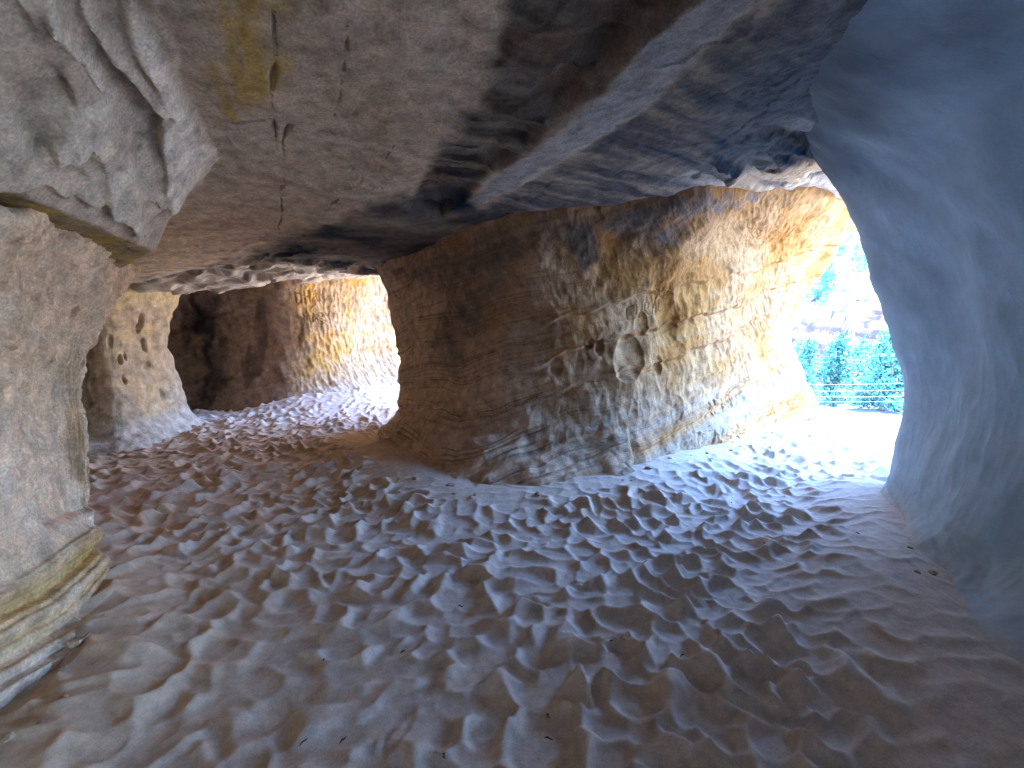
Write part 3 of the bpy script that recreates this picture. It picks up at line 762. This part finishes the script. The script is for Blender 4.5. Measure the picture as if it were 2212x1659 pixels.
def far_pillar():
    ring = [(-5.12,5.68),(-5.06,6.25),(-5.2,6.95),(-5.75,7.2),(-6.3,6.75),(-6.15,5.95),(-5.68,5.66)]
    cx, cy = -5.62, 6.4; OX = -.30
    rows = [(-.15,1.7,.2,-.1),(.05,1.38,.12,-.06),(.28,1.14,.04,0),(.75,1.06,.02,0),(1.2,.96,-.01,0),(1.55,.96,-.02,0),(1.85,1.08,0,0),(2.06,1.2,0,0),(2.45,1.32,0,0)]
    cols = [[(cx + OX + (px - cx) * s + dx, cy + (py - cy) * s + dy, z) for z, s, dx, dy in rows] for px, py in ring]
    pt = Patch(cols, .016, (0, 0, 1.5), True, [1, 1.5, 3, 3, 2, 1, 1])
    k = pt.find(300, 800)[1]; pt.sgn = 1.0
    if (pt.normals()[k] * (np.array([0, 0, EYE]) - pt.V[k])).sum() < 0: pt.sgn = -1.0
    x, y, z = pt.xyz()
    b = beds((x, y, z), (-.25, .2), 400, .08)
    h = .05 * fbm(x * 1.8, y * 1.8, z * 1.8, 4, 401) + .008 * np.tanh(3 * layer(b, 8, 410))
    pt.push(h)
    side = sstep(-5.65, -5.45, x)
    p = pt.xyz()
    fl = np.tanh(bowls(np.float32((p[0] * .9 + p[1] * .55) / .085), np.float32(p[2] / .17), 420, .35, 1) * 1.7)
    h2 = .030 * fl * (1 - .65 * side) * sstep(.2, .6, z) + .008 * fbm(x * 8, y * 8, z * 8, 3, 430)
    for (u, v, ru, rv, d) in ((305, 700, .07, .16, .10), (312, 745, .06, .10, .08), (262, 775, .045, .07, .07), (272, 770, .03, .05, .06), (240, 740, .05, .10, .04), (318, 790, .08, .05, .05), (350, 850, .05, .12, .05), (270, 820, .03, .08, .05)):
        h2 = h2 + pt.dent(u, v, ru, rv, d, 2.5)
    pt.push(h2)
    n = fbm(x * 2, y * 2, z * 2, 4, 440); fine = layer(b, 9, 441)
    col = np.zeros(x.shape + (3,), np.float32) + np.array((.37, .29, .21), np.float32)
    col = mixc(col, (.44, .36, .27), sstep(0, .5, n) * .6)
    col = mixc(col, (.48, .38, .25), side * .7)  # side facing the opening painted brighter, its light put into the colour
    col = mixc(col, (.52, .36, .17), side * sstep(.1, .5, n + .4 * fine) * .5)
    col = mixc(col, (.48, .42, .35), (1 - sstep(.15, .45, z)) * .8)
    col = mixc(col, (.54, .42, .20), sstep(1.9, 2.02, z) * .6)
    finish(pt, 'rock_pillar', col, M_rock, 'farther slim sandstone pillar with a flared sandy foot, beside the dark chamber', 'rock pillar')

def back_wall():
    base = [(-7.6,2.3,0,2.3),(-8.8,4.3,0,2.3),(-8.3,7.2,.1,2.3),(-6.7,8.15,.15,2.35),(-5.4,8.35,.15,2.5),(-4.45,8.5,.15,2.65),(-3.75,9.2,.5,3.1),(-3.1,10.35,.7,4.4),
            (-1.6,11.4,.6,5.3),(-.6,12.2,.3,6),(.4,13.3,.2,6),(.8,15,.2,6)]
    cols = []
    for k, (x, y, toe, zt) in enumerate(base):
        x0, y0 = base[max(k - 1, 0)][:2]; x1, y1 = base[min(k + 1, len(base) - 1)][:2]
        nx, ny = (y1 - y0), -(x1 - x0); l = math.hypot(nx, ny); nx /= l; ny /= l      # towards the room
        f = lambda o, z: (x + nx * o, y + ny * o, z)
        cols.append([f(.25 + toe, -.2), f(.1 + toe * .45, .3), f(0, .8), f(-.1, 1.4), f(-.05, zt * .75), f(.1, zt - .12), f(.18, zt + .45)])
    pt = Patch(cols, .02, (-1, 6, 1.3), False, [4, 3, 2, 1, 1, 1, 1, 1.3, 2, 3, 5])
    x, y, z = pt.xyz()
    b = beds((x, y, z), (.28, -.1), 500, .12)
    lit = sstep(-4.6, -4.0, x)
    h = .10 * fbm(x * .8, y * .8, z * .8, 4, 501) + .015 * np.tanh(3 * layer(b, 5, 510))
    q = b - 2.05
    pt.push(h)
    fl = flutes(pt, .10, .22, 520, .1); fl2 = flutes(pt, .05, .09, 525)
    h2 = (.006 + .028 * lit) * fl + .008 * lit * fl2 + .010 * fbm(x * 5, y * 5, z * 5, 3, 530)
    h2 = h2 + carve(pt, 'DHAN', (640, 655), (705, 648), 22, .014, .03) + carve(pt, 'MARY', (655, 700), (720, 690), 20, .014, .03) \
        + carve(pt, 'TONI', (770, 880), (835, 868), 14, .014, .03)
    pt.push(h2)
    n = fbm(x * 1.1, y * 1.1, z * 1.1, 4, 540); n3 = fbm(x * 4, y * 4, z * 4, 4, 541); bandn = layer(b, 4, 542)
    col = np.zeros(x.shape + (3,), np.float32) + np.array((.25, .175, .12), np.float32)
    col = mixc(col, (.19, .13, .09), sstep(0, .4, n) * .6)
    col = mixc(col, (.42, .295, .15), lit * (.8 + .3 * n))  # light from the second opening painted into the right part
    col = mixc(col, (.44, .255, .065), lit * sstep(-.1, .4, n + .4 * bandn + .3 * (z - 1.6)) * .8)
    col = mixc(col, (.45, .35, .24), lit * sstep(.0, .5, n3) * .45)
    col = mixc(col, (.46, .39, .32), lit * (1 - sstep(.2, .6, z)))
    st = pt.stain([(415, 650), (450, 640), (480, 700), (465, 860), (430, 880), (440, 760), (405, 690)], .35, .3, 545)
    col = mixc(col, (.03, .027, .027), st * .9)
    vs = fbm(x * 3, y * 3, z * .4, 4, 546)
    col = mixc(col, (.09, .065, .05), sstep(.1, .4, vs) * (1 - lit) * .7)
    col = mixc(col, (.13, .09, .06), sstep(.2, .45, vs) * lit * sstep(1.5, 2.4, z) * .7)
    finish(pt, 'rock_wall', col, M_rock, 'rear chamber wall, dark at its left and golden where light is painted in', 'rock wall')

def right_pillar():
    cols = [
     [(5.2,.8,-.4),(5.1,.8,.3),(5.1,.8,.95),(5.1,.8,1.55),(5.1,.8,2.1),(5.1,.8,2.65),(5.1,.8,3.5)],
     [(5.7,2.4,-.3),(5.6,2.4,.3),(5.5,2.4,.95),(5.5,2.4,1.55),(5.4,2.4,2.1),(5.4,2.4,2.65),(5.4,2.4,3.5)],
     [(4.6,3.75,-.2),(4.6,3.65,.3),(4.55,3.6,.95),(4.5,3.6,1.55),(4.3,3.6,2.1),(4.1,3.6,2.65),(3.9,3.6,3.35)],
     [PZ(1900,1085)[:2]+(-.1,), P(1936,1020,3.8), P(1957,860,3.8), P(1924,720,3.8), P(1882,590,3.8), P(1836,450,3.8), P(1783,312,3.85)],
     [(2.75,3.05,-.08), (3.03,3.0,.3),(3.17,3.0,.95),(3.1,3.0,1.55),(2.9,3.0,2.1),(2.5,3.0,2.62),(1.9,3.0,3.02)],
     [(1.98,2.3,-.05), (2.62,2.3,.3),(2.87,2.3,.95),(2.8,2.3,1.55),(2.58,2.3,2.1),(2.15,2.3,2.58),(1.5,2.3,2.93)],
     [(1.5,1.45,-.05),(2.4,1.3,.3),(2.75,1.3,.95),(2.7,1.3,1.55),(2.5,1.3,2.1),(2.05,1.3,2.55),(1.35,1.3,2.88)],
     [(2.4,.0,-.1),(2.7,-.1,.3),(2.9,-.1,.95),(2.85,-.1,1.55),(2.65,-.1,2.1),(2.3,-.1,2.6),(1.8,-.1,2.95)],
     [(2.7,-1.0,-.1),(2.8,-1.0,.3),(2.9,-1.0,.95),(2.9,-1.0,1.55),(2.8,-1.0,2.1),(2.6,-1.0,2.65),(2.3,-1.0,3.1)],
     [(3.6,-1.3,-.4),(3.6,-1.3,.3),(3.6,-1.3,.95),(3.6,-1.3,1.55),(3.6,-1.3,2.1),(3.6,-1.3,2.65),(3.6,-1.3,3.5)],
     [(5.0,-.9,-.4),(4.8,-.9,.3),(4.8,-.9,.95),(4.8,-.9,1.55),(4.8,-.9,2.1),(4.8,-.9,2.65),(4.8,-.9,3.5)]]
    for c in cols:
        a, e = c[-1], c[-2]
        c.append((a[0] + (a[0] - e[0]) * .8, a[1] + (a[1] - e[1]) * .8, a[2] + .12))
    pt = Patch(cols, .011, (0, 0, 1.5), False, [5, 5, 2, 1, 1, 1, 2, 4, 6, 6])
    k = pt.find(2080, 800)[1]; pt.sgn = 1.0
    if (pt.normals()[k] * (np.array([0, 0, EYE]) - pt.V[k])).sum() < 0: pt.sgn = -1.0
    x, y, z = pt.xyz()
    b = beds((x, y, z), (.1, .12), 600, .1)
    low_ = 1 - sstep(.1, .5, z)
    h = .07 * fbm(x * 1.0, y * 1.0, z * 1.0, 3, 601) + .0015 * np.tanh(3 * layer(b, 9, 610)) + .014 * low_ * np.tanh(3 * layer(b, 12, 611))
    pt.push(h)
    fl = flutes(pt, .09, .22, 620, .1)
    h2 = .005 * fl * (1 - sstep(1.0, 1.8, z)) + .001 * fbm(x * 16, y * 16, z * 9, 3, 632) + .002 * fbm(x * 6, y * 6, z * 6, 3, 630)
    pt.push(h2)
    n = fbm(x * 1.2, y * 1.2, z * 1.2, 4, 640)
    col = np.zeros(x.shape + (3,), np.float32) + np.array((.40, .54, .67), np.float32)  # blue of lens veil and skylight put into the rock colour
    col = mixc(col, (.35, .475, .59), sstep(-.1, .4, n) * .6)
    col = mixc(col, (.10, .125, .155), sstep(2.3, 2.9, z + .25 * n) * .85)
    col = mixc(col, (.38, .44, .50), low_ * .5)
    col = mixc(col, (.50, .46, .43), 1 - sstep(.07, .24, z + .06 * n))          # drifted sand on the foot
    finish(pt, 'rock_pillar', col, M_pale, 'massive smooth rock pillar with blue veil light painted in, filling the right edge', 'rock pillar')

# ------------------------------------------------------------------ outdoors
def soup(name, verts, faces, mat, parent=None):
    me = bpy.data.meshes.new(name); me.from_pydata([tuple(v) for v in verts], [], faces); me.update()
    return link(name, me, mat, parent)

def tube(pts, rads, n=6):
    V, Fc = [], []
    for i, (p, r) in enumerate(zip(pts, rads)):
        d = np.array(pts[min(i + 1, len(pts) - 1)]) - np.array(pts[max(i - 1, 0)])
        d = d / (np.linalg.norm(d) + 1e-9)
        a = np.cross(d, (0, 0, 1) if abs(d[2]) < .9 else (1, 0, 0)); a /= np.linalg.norm(a); bb = np.cross(d, a)
        for k in range(n):
            th = 2 * math.pi * k / n
            V.append(np.array(p) + r * (math.cos(th) * a + math.sin(th) * bb))
    for i in range(len(pts) - 1):
        for k in range(n):
            Fc.append((i * n + k, i * n + (k + 1) % n, (i + 1) * n + (k + 1) % n, (i + 1) * n + k))
    return V, Fc

def tree_kind(name, hgt, wid, nclump, nleaf, leaf, mat, shape, seed):
    r = np.random.default_rng(seed)
    root = bpy.data.objects.new(name, None); C.objects.link(root)
    tv, tf = [], []
    def add(pts, rads):
        v, f = tube(pts, rads); o = len(tv); tv.extend(v); tf.extend([tuple(i + o for i in q) for q in f])
    tip = (wid * .08 * r.normal(), wid * .08 * r.normal(), hgt * .85)
    add([(0, 0, -.3), (.05 * wid * r.normal(), 0, hgt * .2), (tip[0] * .6, tip[1] * .6, hgt * .55), tip], [hgt * .05, hgt * .04, hgt * .02, hgt * .006])
    cv, cf = [], []
    for k in range(nclump):
        a = (k + r.random()) / nclump
        zz = hgt * (.10 + .88 * a)
        if shape == 'cone': rad = wid * .5 * (1 - a) ** .75 * (.75 + .5 * r.random()) + .04 * wid
        else: rad = wid * .5 * math.sqrt(max(.05, 1 - (2 * a - .9) ** 2)) * (.6 + .6 * r.random())
        th = r.random() * 6.283; rr = rad * math.sqrt(r.random()) * .95
        c = np.array([rr * math.cos(th), rr * math.sin(th), zz])
        if k % 3 == 0:
            add([(0, 0, zz * .55), (c[0] * .5, c[1] * .5, zz * .8), tuple(c)], [hgt * .018, hgt * .011, hgt * .004])
        cs = (.11 * wid + .09 * hgt * .5) * (.6 + .7 * r.random()) * (1.1 - .5 * a)
        n = int(nleaf * (.6 + .8 * r.random()))
        pos = c + r.normal(size=(n, 3)) * cs * np.array([.55, .55, .62])
        ax = r.normal(size=(n, 3)) + np.array([0, 0, .9]); ax /= np.linalg.norm(ax, axis=1)[:, None]
        sd = np.cross(ax, r.normal(size=(n, 3))); sd /= np.linalg.norm(sd, axis=1)[:, None]
        L = leaf * (.6 + .8 * r.random((n, 1)))
        for p, q, s, l in zip(pos, ax, sd, L[:, 0]):
            o = len(cv); cv.extend([p - s * l * .3, p + s * l * .3, p + q * l + s * l * .1, p + q * l * 1.1 - s * l * .15]); cf.append((o, o + 1, o + 2, o + 3))
    soup('trunk', tv, tf, M_bark, root); soup('crown', cv, cf, mat, root)
    return root

def copy_tree(o):
    c = o.copy(); C.objects.link(c)
    for ch in o.children:
        d = ch.copy(); C.objects.link(d); d.parent = c
    return c

def at_r(u, v, r):              # the place r metres out across the valley in that direction
    a, b, c = ray(u, v); t = r / (a * DV[0] + b * DV[1])
    return a * t, b * t, EYE + c * t

def ground_at(u, v, r0=8, r1=200):
    a, b, c = ray(u, v); k = a * DV[0] + b * DV[1]
    rs = np.arange(r0, r1, .25); t = rs / k
    z = terr(a * t, b * t); hit = np.nonzero(EYE + c * t < z)[0]
    i = hit[0] if len(hit) else len(rs) - 1
    return a * t[i], b * t[i], float(z[i])

def outdoors():
    kinds = {}
    def place(kind, x, y, z, s, rot, label, cat, group):
        if kind not in kinds:
            mk = {'juniper': lambda: tree_kind('juniper_tree', 4.0, 2.2, 48, 130, .115, M_leaf, 'cone', 3),
                  'bushy': lambda: tree_kind('juniper_tree', 3.6, 2.9, 50, 130, .115, M_leaf, 'round', 4),
                  'shrub': lambda: tree_kind('shrub', 1.3, 1.7, 16, 80, .085, M_leaf2, 'round', 6)}[kind]
            kinds[kind] = o = mk(); used = False
        else:
            o = copy_tree(kinds[kind])
        o.location = (x, y, z - .08); o.scale = (s, s, s * (1 + .1 * math.sin(x * 7))); o.rotation_euler = (0, 0, rot)
        tag(o, label, cat, group)
    G1 = 'junipers in the row beyond the cave mouth'
    # row below the rock band: (u of trunk, v of foot, height in photo units, kind, words)
    row = [(1738, 872, 130, 'juniper', 'slender juniper right beside the ochre end of the carved wall'),
           (1772, 868, 110, 'bushy', 'low bushy juniper between the two pointed ones left in the row'),
           (1800, 878, 160, 'juniper', 'tall pointed juniper in the middle of the row beyond the cave mouth'),
           (1846, 872, 125, 'bushy', 'rounded juniper at the centre gap of the row'),
           (1874, 835, 95, 'bushy', 'small round juniper set back behind the row, upslope'),
           (1905, 885, 190, 'juniper', 'tallest juniper of the row, next to the right-hand pillar'),
           (1930, 888, 150, 'bushy', 'wide dark juniper half hidden by the right-hand pillar'),
           (1965, 890, 150, 'bushy', 'juniper at the far right, mostly behind the right-hand pillar'),
           (1715, 860, 120, 'bushy', 'juniper mostly hidden behind the foot of the carved wall')]
    for u, v, hp, kind, lab in row:
        x, y, z = ground_at(u, v, 14, 50)
        d = math.hypot(x, y); h = hp / F * y
        place(kind, x, y, z, h / (4.0 if kind == 'juniper' else 3.6), random.random() * 6, lab, 'tree', G1)
    G2 = 'junipers on the far hillside'
    hill = [(1852, 500, 46, 'bushy', 'topmost juniper on the hillside, under the arch'), (1783, 650, 82, 'juniper', 'large lone juniper half way up the white slope'),
            (1745, 590, 46, 'juniper', 'thin juniper on the slope beside the arch edge'), (1870, 585, 40, 'bushy', 'round juniper on the slope nearest the right-hand pillar'),
            (1818, 545, 34, 'bushy', 'small juniper just below the reddish ledge'), (1835, 515, 26, 'juniper', 'tiny juniper standing on the reddish ledge')]
    for u, v, hp, kind, lab in hill:
        x, y, z = ground_at(u, v, 62, 200)
        place(kind, x, y, z, hp / F * y / (4.0 if kind == 'juniper' else 3.6), random.random() * 6, lab, 'tree', G2)
    G3 = 'shrubs scattered over the far hillside'
    r = np.random.default_rng(21)
    for k in range(58):
        u, v = r.uniform(1690, 1905), r.uniform(470, 672)
        x, y, z = ground_at(u, v, 62, 220)
        place('shrub', x, y, z, (10 + 18 * r.random()) / F * y / 1.3, r.random() * 6, 'grey-green shrub scattered on the white far hillside', 'shrub', G3)
    G4 = 'shrubs on the sandy flat below the trees'
    for u, v, hp in ((1790, 868, 30), (1820, 862, 34), (1850, 878, 22), (1875, 880, 30), (1780, 888, 14), (1840, 905, 9), (1895, 915, 8), (1812, 893, 10), (1758, 882, 24)):
        x, y, z = ground_at(u, v, 9, 50)
        place('shrub', x, y, z, hp / F * y / 1.3, r.random() * 6, 'small grey-green shrub on the bright sand below the junipers', 'shrub', G4)
    # boulders on the slope
    for k in range(16):
        u, v = r.uniform(1700, 1890), r.uniform(480, 660)
        x, y, z = ground_at(u, v, 62, 220)
        s = (5 + 9 * r.random()) / F * y * .5
        bm = bpy.data.meshes.new('boulder')
        th = np.linspace(0, 2 * math.pi, 11)[:-1]; ph = np.linspace(.12, 3.02, 7)
        T, PH = np.meshgrid(th, ph, indexing='ij')
        rad = 1 + .5 * fbm(np.cos(T) * np.sin(PH) * 1.5 + k, np.sin(T) * np.sin(PH) * 1.5, np.cos(PH) * 1.5, 3, 700 + k)
        V = np.stack([rad * np.cos(T) * np.sin(PH) * s * 1.3, rad * np.sin(T) * np.sin(PH) * s, rad * np.cos(PH) * s * .8], -1)
        col = np.zeros(V.shape, np.float32) + np.array((.42, .27, .2), np.float32)
        o = link('boulder', grid_mesh('boulder', V, col, True), M_terr)
        o.location = (x, y, z + .1 * s); o.rotation_euler = (0, 0, r.random() * 6)
        tag(o, 'weathered reddish boulder lying on the white far hillside', 'boulder', 'boulders on the far hillside')
    # wire fence
    f = bpy.data.objects.new('wire_fence', None); C.objects.link(f)
    tag(f, 'four-strand wire fence crossing the cave mouth in front of the junipers', 'fence')
    RF = 12.0
    for v0, v1 in ((828, 822), (841, 838), (853, 852), (863, 863)):
        a, b = np.array(at_r(1640, v0 + 1.0, RF)), np.array(at_r(2090, v1 - 1.0, RF))
        pts = [tuple(a + (b - a) * t - np.array([0, 0, .05 * 4 * t * (1 - t)])) for t in np.linspace(0, 1, 13)]
        V, Fc = tube(pts, [.0022] * 13, 6); soup('wire', V, Fc, M_wire, f)
    for u in (1640, 2090):
        a = np.array(at_r(u, 840, RF)); g = float(terr(a[0], a[1]))
        V, Fc = tube([(a[0], a[1], g - .3), (a[0], a[1], g + .6), (a[0], a[1], a[2] + .45)], [.06, .055, .05], 8)
        soup('post', V, Fc + [tuple(range(16, 24))], M_bark, f)

def twigs(xs, ys, Z):
    r = np.random.default_rng(77)
    spots = [(995, 800+500), (1660, 1010), (1690, 1025), (1745, 1085), (1850, 1180), (1600, 1240), (1475, 1400), (1790, 1250), (1580, 1080), (1460, 1110),
             (1260, 1570), (1340, 1600), (1185, 1530), (1215, 1500), (1185, 1575), (1085, 1580), (740, 1580), (640, 1600), (655, 1590), (500, 1590), (960, 1630), (1060, 1500),
             (870, 1400), (1420, 1480), (1650, 1180), (1880, 1330), (700, 1420), (600, 1480), (1500, 1650), (1630, 1520), (1320, 1380), (960, 1450)]
    base = None
    for k, (u, v) in enumerate(spots[::2]):
        x, y, _ = PZ(u, v, .05)
        i = min(np.searchsorted(xs, x), len(xs) - 2); j = min(np.searchsorted(ys, y), len(ys) - 2)
        z = float(Z[i, j])
        L = .008 + .009 * r.random()
        V, Fc = tube([(-L, 0, 0), (-L * .2, .004, .003), (L * .5, -.002, .006), (L, .003, .002)], [.0016, .003, .0026, .0015], 6)
        o = soup('twig', V, Fc + [tuple(range(6)), tuple(range(18, 24))], M_twig)
        o.location = (x, y, z + .004); o.rotation_euler = (0, 0, r.random() * 6)
        tag(o, 'dark bit of dry twig lying on the trodden sand floor', 'twig', 'bits of twig on the sand')

def chips(xs, ys, Z):
    r = np.random.default_rng(91)
    lines = [WALL_LINE[2:], LEFT_LINE[:4], RIGHT_LINE[:3], [PZ(300, 985)[:2], PZ(400, 965)[:2], PZ(440, 955)[:2]]]
    n = 0
    for ln, cnt in zip(lines, (26, 16, 8, 8)):
        for _ in range(cnt):
            k = r.integers(0, len(ln) - 1); t = r.random()
            x = ln[k][0] * (1 - t) + ln[k + 1][0] * t + r.normal() * .07; y = ln[k][1] * (1 - t) + ln[k + 1][1] * t - abs(r.normal()) * .16
            i = min(np.searchsorted(xs, x), len(xs) - 2); j = min(np.searchsorted(ys, y), len(ys) - 2)
            sz = .008 + .022 * r.random() ** 2
            th = np.linspace(0, 2 * math.pi, 9)[:-1]; ph = np.linspace(.15, 3.0, 6)
            T, PH = np.meshgrid(th, ph, indexing='ij')
            a, b, c = np.cos(T) * np.sin(PH), np.sin(T) * np.sin(PH), np.cos(PH)
            rad = 1 + .6 * fbm(a * 1.3 + n, b * 1.3, c * 1.3, 3, 900 + n); n += 1
            V = np.stack([rad * a * sz * 1.5, rad * b * sz, rad * c * sz * .6], -1)
            col = np.zeros(V.shape, np.float32) + np.array((.42, .30, .20), np.float32)
            o = link('stone_chip', grid_mesh('stone_chip', V, col, True, 30), M_rock)
            o.location = (x, y, float(Z[i, j]) + sz * .2); o.rotation_euler = (0, 0, r.random() * 6)
            tag(o, 'small broken chip of tan sandstone lying in sand at the foot of the rock', 'stone chip', 'stone chips along the foot of the rock')

# ------------------------------------------------------------------ build
WALL_LINE = [PZ(u, v)[:2] for u, v in ((760, 960), (840, 1000), (900, 1045), (1000, 1085), (1110, 1085), (1360, 1048), (1500, 997), (1610, 958), (1735, 908))]
RAMP_LINE = [(-4.2, 8.7), (-3.5, 9.2), (-2.8, 10.2), (-1.4, 11.0)]
LEFT_LINE = [PZ(u, v)[:2] for u, v in ((180, 1160), (250, 1350), (232, 1450), (60, 1650))] + [(-1.6, .3)]
RIGHT_LINE = [PZ(u, v)[:2] for u, v in ((1900, 1085), (1950, 1165))] + [(2.3, 2.35), (1.95, 1.5), (1.9, 1.0)]
for u, v, th, L in ((640, 1410, .9, .13), (860, 1585, 1.3, .12), (930, 1500, .3, .12), (1160, 1300, .2, .12), (1260, 1275, -.3, .12), (1290, 1400, -.2, .12), (1060, 1570, .6, .12), (1700, 1430, .1, .11), (1180, 1160, .3, .12), (1500, 1310, 0, .11)):
    p = PZ(u, v, 0); TREADS.append((p[0], p[1], th, L))

terrain()
floor = sand_floor()
ceiling()
centre_wall(); left_pillar(); far_pillar(); back_wall(); right_pillar(); rear_light_block()
outdoors()
twigs(*floor); chips(*floor)

# ------------------------------------------------------------------ light and camera
SUN_EL, SUN_H = R(73), np.array([.954, -.30])               # the sun stands high to the right
w = bpy.data.worlds.new('World'); bpy.context.scene.world = w; w.use_nodes = True
n, l = w.node_tree.nodes, w.node_tree.links
sky = n.new('ShaderNodeTexSky'); sky.sky_type = 'NISHITA'; sky.sun_disc = False
sky.sun_elevation = SUN_EL; sky.sun_rotation = math.atan2(SUN_H[0], SUN_H[1])
sky.altitude = 1600; sky.dust_density = 0.1; sky.ozone_density = 10.0
bg = n['Background']; l.new(sky.outputs[0], bg.inputs['Color']); bg.inputs['Strength'].default_value = 0.15
sun = bpy.data.lights.new('sun', 'SUN'); sun.energy = 2.0; sun.angle = R(.5); sun.color = (1.0, .965, .92)
so = bpy.data.objects.new('sun', sun); C.objects.link(so)
d = np.array([SUN_H[0] * math.cos(SUN_EL), SUN_H[1] * math.cos(SUN_EL), math.sin(SUN_EL)])
from mathutils import Vector
so.rotation_euler = Vector(-d).to_track_quat('-Z', 'Y').to_euler(); so.location = tuple(d * 60)

cam = bpy.data.cameras.new('camera'); cam.sensor_width = 36; cam.lens = 36 * F / 2212; cam.clip_start = .05; cam.clip_end = 2000
co = bpy.data.objects.new('camera', cam); C.objects.link(co)
co.location = (0, 0, EYE); co.rotation_euler = (R(90) - PITCH, 0, 0)
sc = bpy.context.scene; sc.camera = co
sc.view_settings.view_transform = 'Standard'; sc.view_settings.look = 'None'
sc.view_settings.exposure = 6.08; sc.view_settings.gamma = 1
sc.cycles.max_bounces = 10; sc.cycles.diffuse_bounces = 8; sc.cycles.use_denoising = True
sc.cycles.sample_clamp_indirect = 8
